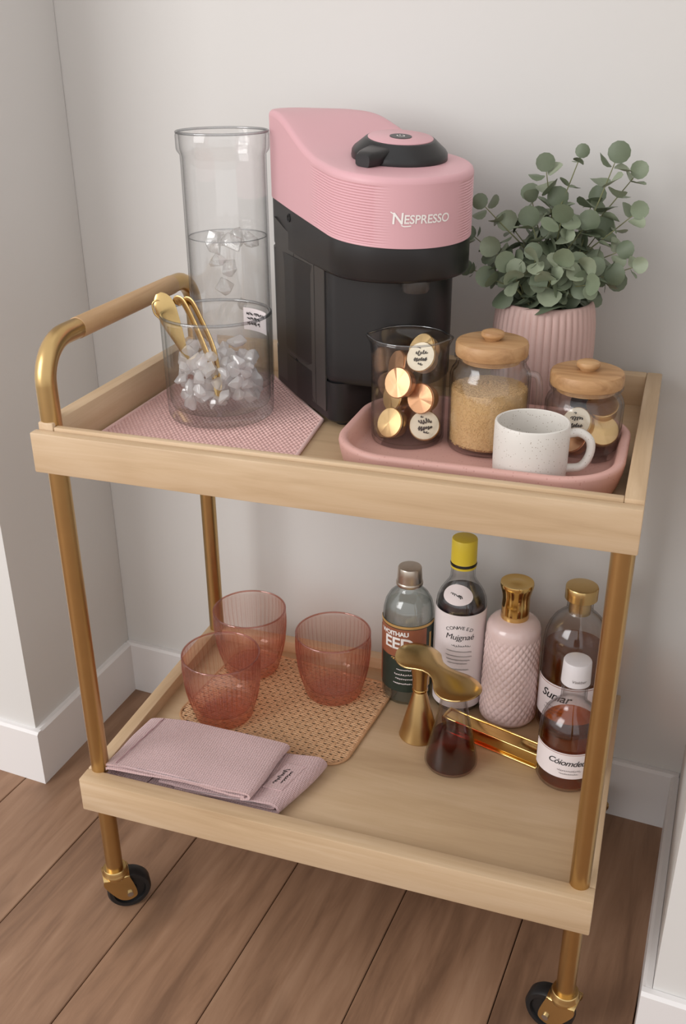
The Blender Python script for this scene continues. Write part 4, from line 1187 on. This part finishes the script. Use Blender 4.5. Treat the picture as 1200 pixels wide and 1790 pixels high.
tg_o = mesh('sewn_tag', *loft([[tuple(Vector(NO)+us*a+ut*b+Vector((0, 0, 0.0226))) for a, b in ((0.214, 0.030), (0.240, 0.030), (0.246, 0.082), (0.220, 0.082))], [tuple(Vector(NO)+us*a+ut*b+Vector((0, 0, 0.0240))) for a, b in ((0.214, 0.030), (0.240, 0.030), (0.246, 0.082), (0.220, 0.082))]]), MT['napkin'], nk)
ink.on_plane('tag_print', Vector(NO)+us*0.230+ut*0.056+Vector((0, 0, 0.0245)), ut*1.0+us*0.1, -us, MT['ink'], tg_o)

# ---- bottles -------------------------------------------------------------------
VIEW = R(-84)              # labels face the front of the cart
def bottle_shell(prof, t, mat, root, seg=64, name='glass_body'):
    """outer profile -> closed double wall"""
    inn = []
    for i, (r, z) in enumerate(prof[::-1]):
        if r <= 0: continue
        inn.append((max(0.0008, r-t), z if z > 0.004 else 0.0045))
    inn = [p for p in inn if p[1] > 0.005]
    last = inn[-1]
    prof2 = prof+inn+[(max(0.001, last[0]), 0.0062), (last[0]*0.8, 0.0052), (0, 0.005)]
    v, f = lathe(prof2, seg); return mesh(name, v, f, mat, root, True, 60)
def fill(prof, t, level, mat, root, name='liquid'):
    g = 0.0006
    pts_ = [(0, 0.0056)]
    for r, z in prof:
        if z < 0.006 or r <= 0: continue
        if z > level: break
        pts_.append((r-t-g, max(z, 0.0058))); lastr = (r, z)
    # interpolate radius at level
    rz = lastr[0]
    for (r0, z0), (r1, z1) in zip(prof, prof[1:]):
        if z0 <= level <= z1 and z1 > z0: rz = r0+(r1-r0)*(level-z0)/(z1-z0)
    pts_.insert(1, (pts_[1][0]*0.9 if len(pts_) > 1 else rz*0.9, 0.0056))
    pts_ += [(rz-t-g, level), (rz-t-0.002, level-0.0006), (0, level-0.0006)]
    v, f = lathe(pts_, 56); return mesh(name, v, f, mat, root, True, 60)
def screw_cap(root, z, r, h, mat, name='cap', ribs_=0, top_r=None):
    tr = top_r or r
    fn = (lambda rr, zz, th: rr+0.0003*math.cos(th*ribs_) if rr > r*0.9 else rr) if ribs_ else None
    v, f = lathe([(0, z), (r-0.0006, z), (r, z+0.0006), (r+(tr-r)*0.5, z+h*0.5), (tr, z+h-0.0022), (tr-0.0008, z+h-0.0006), (tr-0.0026, z+h), (0, z+h)], max(48, ribs_*4), fn)
    return mesh(name, v, f, mat, root)

# spirit bottle with copper label
g = thing('spirit_bottle', (0.3530, 0.3440, ZBF), 'clear spirit bottle with copper and green label reading EED', 'bottle', 'bottles on the lower tray')
pf = [(0, 0), (0.030, 0), (0.0345, 0.0015), (0.0372, 0.006), (0.0378, 0.02), (0.0378, 0.06), (0.0378, 0.10), (0.0378, 0.140), (0.0368, 0.152), (0.0340, 0.164), (0.0285, 0.174), (0.0215, 0.181), (0.0178, 0.185), (0.0172, 0.190), (0.0165, 0.194)]
bottle_shell(pf, 0.0022, MT['green_glass'], g); fill(pf, 0.0022, 0.158, MT['gin'], g)
cp_ = screw_cap(g, 0.1935, 0.0186, 0.0255, MT['cap_metal'], ribs_=0, top_r=0.0172)
v, f = lathe([(0.0160, 0.0), (0.0194, 0.0), (0.0198, 0.0020), (0.0194, 0.0045), (0.0188, 0.0055), (0.0160, 0.0055)], 48)
mesh('cap_ring', [(a, b, c_+0.1905) for a, b, c_ in v], f, MT['cap_metal'], cp_)
lab = cyl_patch('label', 0.0378, VIEW, 1.45, 0.026, 0.140, MT['label_green'], g)
cyl_patch('label_panel', 0.0378, VIEW-0.15, 1.05, 0.086, 0.134, MT['label_orange'], lab, 0.0010)
cyl_patch('label_border', 0.0378, VIEW, 1.46, 0.1355, 0.1395, MT['label_gold'], lab, 0.0011)
cyl_patch('label_border', 0.0378, VIEW+1.12, 0.05, 0.03, 0.1235, MT['label_gold'], lab, 0.0011)
cyl_patch('label_border', 0.0378, VIEW-1.3, 0.14, 0.03, 0.1235, MT['label_orange'], lab, 0.0011)
ink = Ink(); ink.add(text2d('EED', 0.0270, 0.0, 0.0006, 0.95), 0.001, 0.0)
ink.on_cylinder('label_lettering', 0.0378, VIEW-0.26, 0.1085, MT['white_ink'], lab, 0.0016)
ink = Ink(); ink.add(text2d('WOITHAU', 0.0098, 0.0, 0.0004, 0.92), 0, 0, R(3))
ink.on_cylinder('label_lettering', 0.0378, VIEW-0.42, 0.1255, MT['white_ink'], lab, 0.0016)
ink = Ink(); rk = random.Random(4); ink.add(scribble2d(0, 0, 0.018, 0.007, 5, 0.0014, rk)); ink.on_cylinder('label_print', 0.0378, VIEW-0.25, 0.0825, MT['label_gold'], lab, 0.0012)
ink = Ink()
for y in (-0.008, -0.016, -0.024, -0.032): ink.add(scribble2d(rk.uniform(-.003, .003), y, rk.uniform(0.02, 0.032), 0.0028, 9, 0.0008, rk))
ink.on_cylinder('label_print', 0.0378, VIEW, 0.073, MT['paper'], lab, 0.0012)

# bitters bottle, yellow cap
g = thing('bitters_bottle', (0.4295, 0.3490, ZBF), 'dark bitters bottle with yellow cap and oversized white paper label', 'bottle', 'bottles on the lower tray')
pf = [(0, 0), (0.028, 0), (0.0335, 0.0015), (0.0360, 0.006), (0.0363, 0.02), (0.0363, 0.08), (0.0363, 0.140), (0.0363, 0.170), (0.0352, 0.180), (0.0318, 0.189), (0.0262, 0.198), (0.0206, 0.206), (0.0180, 0.213), (0.0172, 0.225), (0.0168, 0.240)]
bottle_shell(pf, 0.0022, MT['glass'], g); fill(pf, 0.0022, 0.191, MT['dark_liquid'], g)
cp_ = screw_cap(g, 0.2375, 0.0182, 0.037, MT['yellow'], ribs_=0, top_r=0.0180)
v, f = lathe([(0.0165, 0.2335), (0.0186, 0.2335), (0.0190, 0.2350), (0.0186, 0.2366), (0.0165, 0.2366)], 48, closed=True); mesh('cap_band', v, f, MT['black'], cp_)
v, f = lathe([(0.0165, 0.2300), (0.0182, 0.2300), (0.0184, 0.2334), (0.0165, 0.2334)], 48, closed=True); mesh('cap_ring', v, f, MT['yellow'], cp_)
lab = cyl_patch('label', 0.0363, VIEW, 1.75, 0.010, 0.1685, MT['paper'], g, n=40)
ink = Ink(); rk = random.Random(14)
for k, ch in enumerate('CONWEED'):
    u = (k-3)/3; ink.add(text2d(ch, 0.0078, 0.1, 0.0), u*0.017, 0.046-0.0045*u*u, -0.35*u*0.8)
ink.add(text2d('Mujgnaé', 0.0130, 0.2, 0.0, 0.95), 0.001, 0.030)
ink.add(scribble2d(0.003, 0.016, 0.026, 0.0036, 8, 0.0006, rk))
ink.on_cylinder('label_lettering', 0.0363, VIEW+0.05, 0.103, MT['ink'], lab, 0.0009)
ink = Ink()
for y, w_ in ((0.006, 0.036), (-0.002, 0.038), (-0.008, 0.034), (-0.014, 0.028), (-0.024, 0.034), (-0.066, 0.008), (-0.072, 0.004)): ink.add(scribble2d(rk.uniform(-.002, .002), y, w_, 0.0026, int(w_*500)+1, 0.0005, rk, -0.03))
ink.on_cylinder('label_print', 0.0363, VIEW+0.05, 0.103, MT['grey_ink'], lab, 0.0009)
def bz(z):
    for (r0, z0), (r1, z1) in zip(pf, pf[1:]):
        if z0 <= z <= z1 and z1 > z0: return r0+(r1-r0)*(z-z0)/(z1-z0)
    return 0.0363
# oval neck label: an elliptical patch following the shoulder
m = MB(); ring0 = []; n = 36
def npt(x, z, lift): 
    r_ = bz(z)+lift; t = VIEW-0.15+x/0.028
    return (r_*math.cos(t), r_*math.sin(t), z)
V = [npt(0, 0.1965, 0.0009)]
for q_ in (0.35, 0.7, 1.0):
    V += [npt(0.0225*q_*math.cos(2*math.pi*k/n), 0.1965+0.0130*q_*math.sin(2*math.pi*k/n), 0.0009) for k in range(n)]
V += [npt(0.0225*math.cos(2*math.pi*k/n), 0.1965+0.0130*math.sin(2*math.pi*k/n), 0.0002) for k in range(n)]
Fc = [(0, 1+k, 1+(k+1) % n) for k in range(n)]
for q_ in range(3): Fc += [(1+q_*n+k, 1+(q_+1)*n+k, 1+(q_+1)*n+(k+1) % n, 1+q_*n+(k+1) % n) for k in range(n)]
nlb = mesh('neck_label', V, Fc, MT['paper'], g, True, 60)
ink = Ink(); ink.add(scribble2d(-0.005, 0.001, 0.009, 0.005, 3, 0.0007, rk)); ink.add(scribble2d(0.004, -0.001, 0.006, 0.005, 3, 0.0010, rk))
ink.on_cylinder('label_print', 0.028, VIEW-0.15, 0.196, MT['ink'], nlb, 0.0014, zr=bz)

# pink quilted bottle with gold stopper
g = thing('quilted_bottle', (0.5080, 0.3380, ZBF), 'pink quilted ceramic bottle with shiny gold stopper', 'bottle', 'bottles on the lower tray')
def quilt(r, z, th):
    w = min(1, max(0, (z-0.008)/0.006))*min(1, max(0, (0.146-z)/0.008))
    if r < 0.030 or w <= 0: return r
    a = th*26; b = z/0.0066*math.pi
    d = abs(math.sin((a+b)*0.5))*abs(math.sin((a-b)*0.5))
    return r-0.0010*w+0.0017*w*d**0.7
pf = [(0, 0), (0.034, 0), (0.0380, 0.0015), (0.0406, 0.006)]+[(0.0414-0.0030*k/120, 0.008+0.140*k/120) for k in range(121)]+[(0.0380, 0.153), (0.0360, 0.158), (0.0320, 0.163), (0.0260, 0.1665), (0.0195, 0.168), (0.0195, 0.166), (0, 0.166)]
v, f = lathe(pf, 312, quilt); mesh('body', v, f, MT['pink_glaze'], g, True, 80)
v, f = lathe([(0, 0.1675), (0.0196, 0.1675), (0.0200, 0.1685), (0.0194, 0.190), (0.0192, 0.200), (0.0205, 0.208), (0.0228, 0.216), (0.0236, 0.2205), (0.0228, 0.2235), (0.015, 0.2215), (0.008, 0.2235), (0, 0.2245)], 56)
mesh('stopper', v, f, MT['gold'], g)

# large amber bottle
g = thing('amber_bottle', (0.5950, 0.3440, ZBF), 'large round-shouldered amber liquor bottle with gold stopper', 'bottle', 'bottles on the lower tray')
pf = [(0, 0), (0.038, 0), (0.0430, 0.0018), (0.0452, 0.007), (0.0456, 0.02), (0.0456, 0.07), (0.0456, 0.125), (0.0452, 0.140), (0.0434, 0.153), (0.0398, 0.165), (0.0340, 0.1755), (0.0265, 0.1835), (0.0205, 0.188), (0.0182, 0.192), (0.0178, 0.200), (0.0180, 0.209)]
bottle_shell(pf, 0.0026, MT['glass'], g); fill(pf, 0.0026, 0.132, MT['amber'], g)
cp_ = screw_cap(g, 0.2100, 0.0222, 0.0195, MT['satin_gold'], 'stopper', top_r=0.0222)
v, f = lathe([(0, 0.188), (0.0150, 0.188), (0.0152, 0.2105), (0, 0.2105)], 36); mesh('stopper_plug', v, f, MT['satin_gold'], cp_)
lab = cyl_patch('label', 0.0456, VIEW-0.25, 1.15, 0.030, 0.090, MT['paper'], g, n=36)
cyl_patch('label_border', 0.0456, VIEW-0.25, 1.12, 0.0872, 0.0880, MT['label_orange'], lab, 0.0008)
ink = Ink(); rk = random.Random(24)
ink.add(text2d('Suniar', 0.019, 0.35, 0.0002, 0.95), -0.008, 0.010)
ink.on_cylinder('label_lettering', 0.0456, VIEW-0.35, 0.061, MT['ink'], lab, 0.0010)
ink = Ink()
for y, w_ in ((-0.008, 0.026), (-0.014, 0.03), (-0.020, 0.018)): ink.add(scribble2d(-0.008, y, w_, 0.003, int(w_*450), 0.0005, rk))
ink.on_cylinder('label_print', 0.0456, VIEW-0.35, 0.061, MT['grey_ink'], lab, 0.0010)

# small amber bottle in front
g = thing('syrup_bottle', (0.6060, 0.2290, ZBF), 'small amber bottle with frosted white cap and white label', 'bottle', 'bottles on the lower tray')
pf = [(0, 0), (0.033, 0), (0.0375, 0.0016), (0.0398, 0.006), (0.0402, 0.02), (0.0402, 0.06), (0.0400, 0.082), (0.0385, 0.094), (0.0345, 0.104), (0.0285, 0.1115), (0.0215, 0.1175), (0.0176, 0.123), (0.0168, 0.130), (0.0168, 0.146), (0.0185, 0.149), (0.0185, 0.152), (0.0168, 0.154)]
bottle_shell(pf, 0.0024, MT['glass'], g); fill(pf, 0.0024, 0.089, MT['amber_bright'], g)
screw_cap(g, 0.1525, 0.0188, 0.0335, MT['white_cap'], top_r=0.0180)
for ch_, z in (('Vinkber', 0.163),):
    ink = Ink(); ink.add(text2d(ch_, 0.0060, 0.2)); ink.on_cylinder('cap_lettering', 0.0187, VIEW+0.2, z, MT['grey_ink'], g, 0.0006)
lab = cyl_patch('label', 0.0402, VIEW-0.05, 1.30, 0.026, 0.066, MT['paper'], g, n=36)
cyl_patch('label_border', 0.0402, VIEW-0.05, 1.27, 0.0640, 0.0646, MT['label_orange'], lab, 0.0008)
ink = Ink(); ink.add(text2d('Cóiomdeule', 0.0125, 0.35, 0.0001, 0.92), 0, 0, -0.04)
ink.on_cylinder('label_lettering', 0.0402, VIEW+0.05, 0.051, MT['ink'], lab, 0.0010)
ink = Ink()
for y, w_ in ((0, 0.030), (-0.005, 0.024)): ink.add(scribble2d(0, y, w_, 0.0024, int(w_*450), 0.00045, rk))
ink.on_cylinder('label_print', 0.0402, VIEW+0.05, 0.039, MT['grey_ink'], lab, 0.0010)
m = MB(); rb_ = random.Random(6)
for k in range(70):     # bubbles clinging under the shoulder
    a = rb_.uniform(-2.9, -0.3); q_ = rb_.uniform(0.3, 0.93)*0.0365; s = rb_.uniform(0.0006, 0.0015)
    bmv = [(1, 0, 0), (-1, 0, 0), (0, 1, 0), (0, -1, 0), (0, 0, 1), (0, 0, -1)]
    c_ = Vector((q_*math.cos(a), q_*math.sin(a), 0.0892))
    m.add([tuple(c_+Vector(b)*s) for b in bmv], [(0, 2, 4), (2, 1, 4), (1, 3, 4), (3, 0, 4), (2, 0, 5), (1, 2, 5), (3, 1, 5), (0, 3, 5)])
bb = m.build('bubbles', MT['glass'], g, True, 180); bb['kind'] = 'stuff'

# brass jigger
jg = thing('jigger', (0.3960, 0.2500, ZBF), 'brushed gold hourglass jigger standing beside the glass flask', 'jigger')
v, f = lathe([(0, 0.0003), (0.0272, 0.0003), (0.0280, 0.0018), (0.0274, 0.004), (0.0100, 0.0735), (0.0088, 0.0765), (0.0102, 0.0790), (0.0106, 0.084), (0.0112, 0.100), (0.0134, 0.114), (0.0168, 0.1245), (0.0170, 0.1260), (0.0156, 0.1260), (0.0125, 0.118), (0.0, 0.112)], 56)
mesh('body', v, f, MT['brass'], jg)
v, f = lathe([(0.0098, 0.0765), (0.0109, 0.0780), (0.0111, 0.0800), (0.0104, 0.0815)], 48); mesh('waist_ring', v, f, MT['gold'], jg)
# conical flask
fk = thing('conical_flask', (0.4535, 0.2040, ZBF), 'small conical glass flask of dark red liquor', 'flask')
pf = [(0, 0), (0.028, 0), (0.0335, 0.0018), (0.0362, 0.0065), (0.0360, 0.013), (0.0330, 0.028), (0.0285, 0.048), (0.0238, 0.070), (0.0198, 0.092), (0.0176, 0.107), (0.0167, 0.1150), (0.0182, 0.1175), (0.0188, 0.1195), (0.0180, 0.1212)]
bottle_shell(pf, 0.0017, MT['glass'], fk); fill(pf, 0.0017, 0.051, MT['red_liquor'], fk)
# dumbbell plate bridging the two
a0 = Vector((0.3960, 0.2500, 0)); b0 = Vector((0.4535, 0.2040, 0))
ctr = (a0+b0)/2; ax_ = (b0-a0).normalized(); ay_ = Vector((-ax_.y, ax_.x, 0))
pl = thing('gold_plate', (ctr.x, ctr.y, ZBF+0.1262), 'shiny gold waisted plate bridging the jigger and flask', 'bar tool')
def dumb(off_, z):
    pts_ = []; hl = (b0-a0).length/2+0.006; Rr = 0.0325-off_
    up_ = []
    n = 15
    for k in range(n+1):      # right lobe
        a = R(-118+236*k/n); up_.append((hl+Rr*math.cos(a), Rr*math.sin(a)))
    left = [(-x, -y) for x, y in up_]
    wa = 0.0165-off_
    pts_ = up_+[(0.010, wa+0.0015), (-0.010, wa+0.0015)]+left+[(-0.010, -wa-0.0015), (0.010, -wa-0.0015)]
    out_ = []
    sm = catmull([(x, y, 0) for x, y in pts_+[pts_[0]]], 2)[:-1]
    for p in sm:
        w_ = ax_*p.x+ay_*p.y
        crown = -0.003*(p.y/0.03)**2 + 0.002*(1-min(1, abs(p.x)/0.05))
        out_.append((w_.x, w_.y, z+crown+0.0035))
    return out_
v, f = loft([dumb(0.0012, 0.0), dumb(0.0, 0.0010), dumb(0.0, 0.0022), dumb(0.0012, 0.0031), dumb(0.010, 0.0040), dumb(0.015, 0.0044)])
mesh('plate', v, f, MT['satin_gold'], pl, True, 50)
for sgn in (-1, 1):
    c_ = ax_*(sgn*(b0-a0).length/2)
    v, f = lathe([(0, -0.0008 if sgn < 0 else -0.0045), (0.0195, -0.0008 if sgn < 0 else -0.0045), (0.0205, 0.001), (0.0185, 0.0046), (0, 0.0046)], 40)
    mesh('seat_ring', [(a+c_.x, b+c_.y, z+0.0011 if sgn < 0 else z+0.0002) for a, b, z in v], f, MT['gold'], pl)
# gold bar holder lying behind the flask
g0 = Vector((0.4300, 0.2810, 0)); g1 = Vector((0.5700, 0.2380, 0))
gd = (g1-g0).normalized(); gl_ = (g1-g0).length
gb = thing('gold_caddy', (*(g0+g1)[:2], ZBF), 'low polished gold rectangular bar lying between flask and bottles', 'bar tool')
gb.location = ((g0.x+g1.x)/2, (g0.y+g1.y)/2, ZBF); gb.rotation_euler = (0, 0, math.atan2(gd.y, gd.x))
hl = gl_/2; hw = 0.0115; hh = 0.026
box('core', -hl+0.0015, hl-0.0015, -hw+0.0015, hw-0.0015, 0.0015, hh-0.0015, MT['gold'], gb, 0.0004)
for y in (-hw, hw):
    for z in (0.0018, hh-0.0018):
        v, f = tube([(-hl, y, z), (hl, y, z)], 0.0018, 12); mesh('edge_rod', v, f, MT['gold'], gb)
for x in (-hl, hl):
    box('end_plate', x-0.0016, x+0.0016, -hw-0.0012, hw+0.0012, 0.0003, hh, MT['gold'], gb, 0.0006)
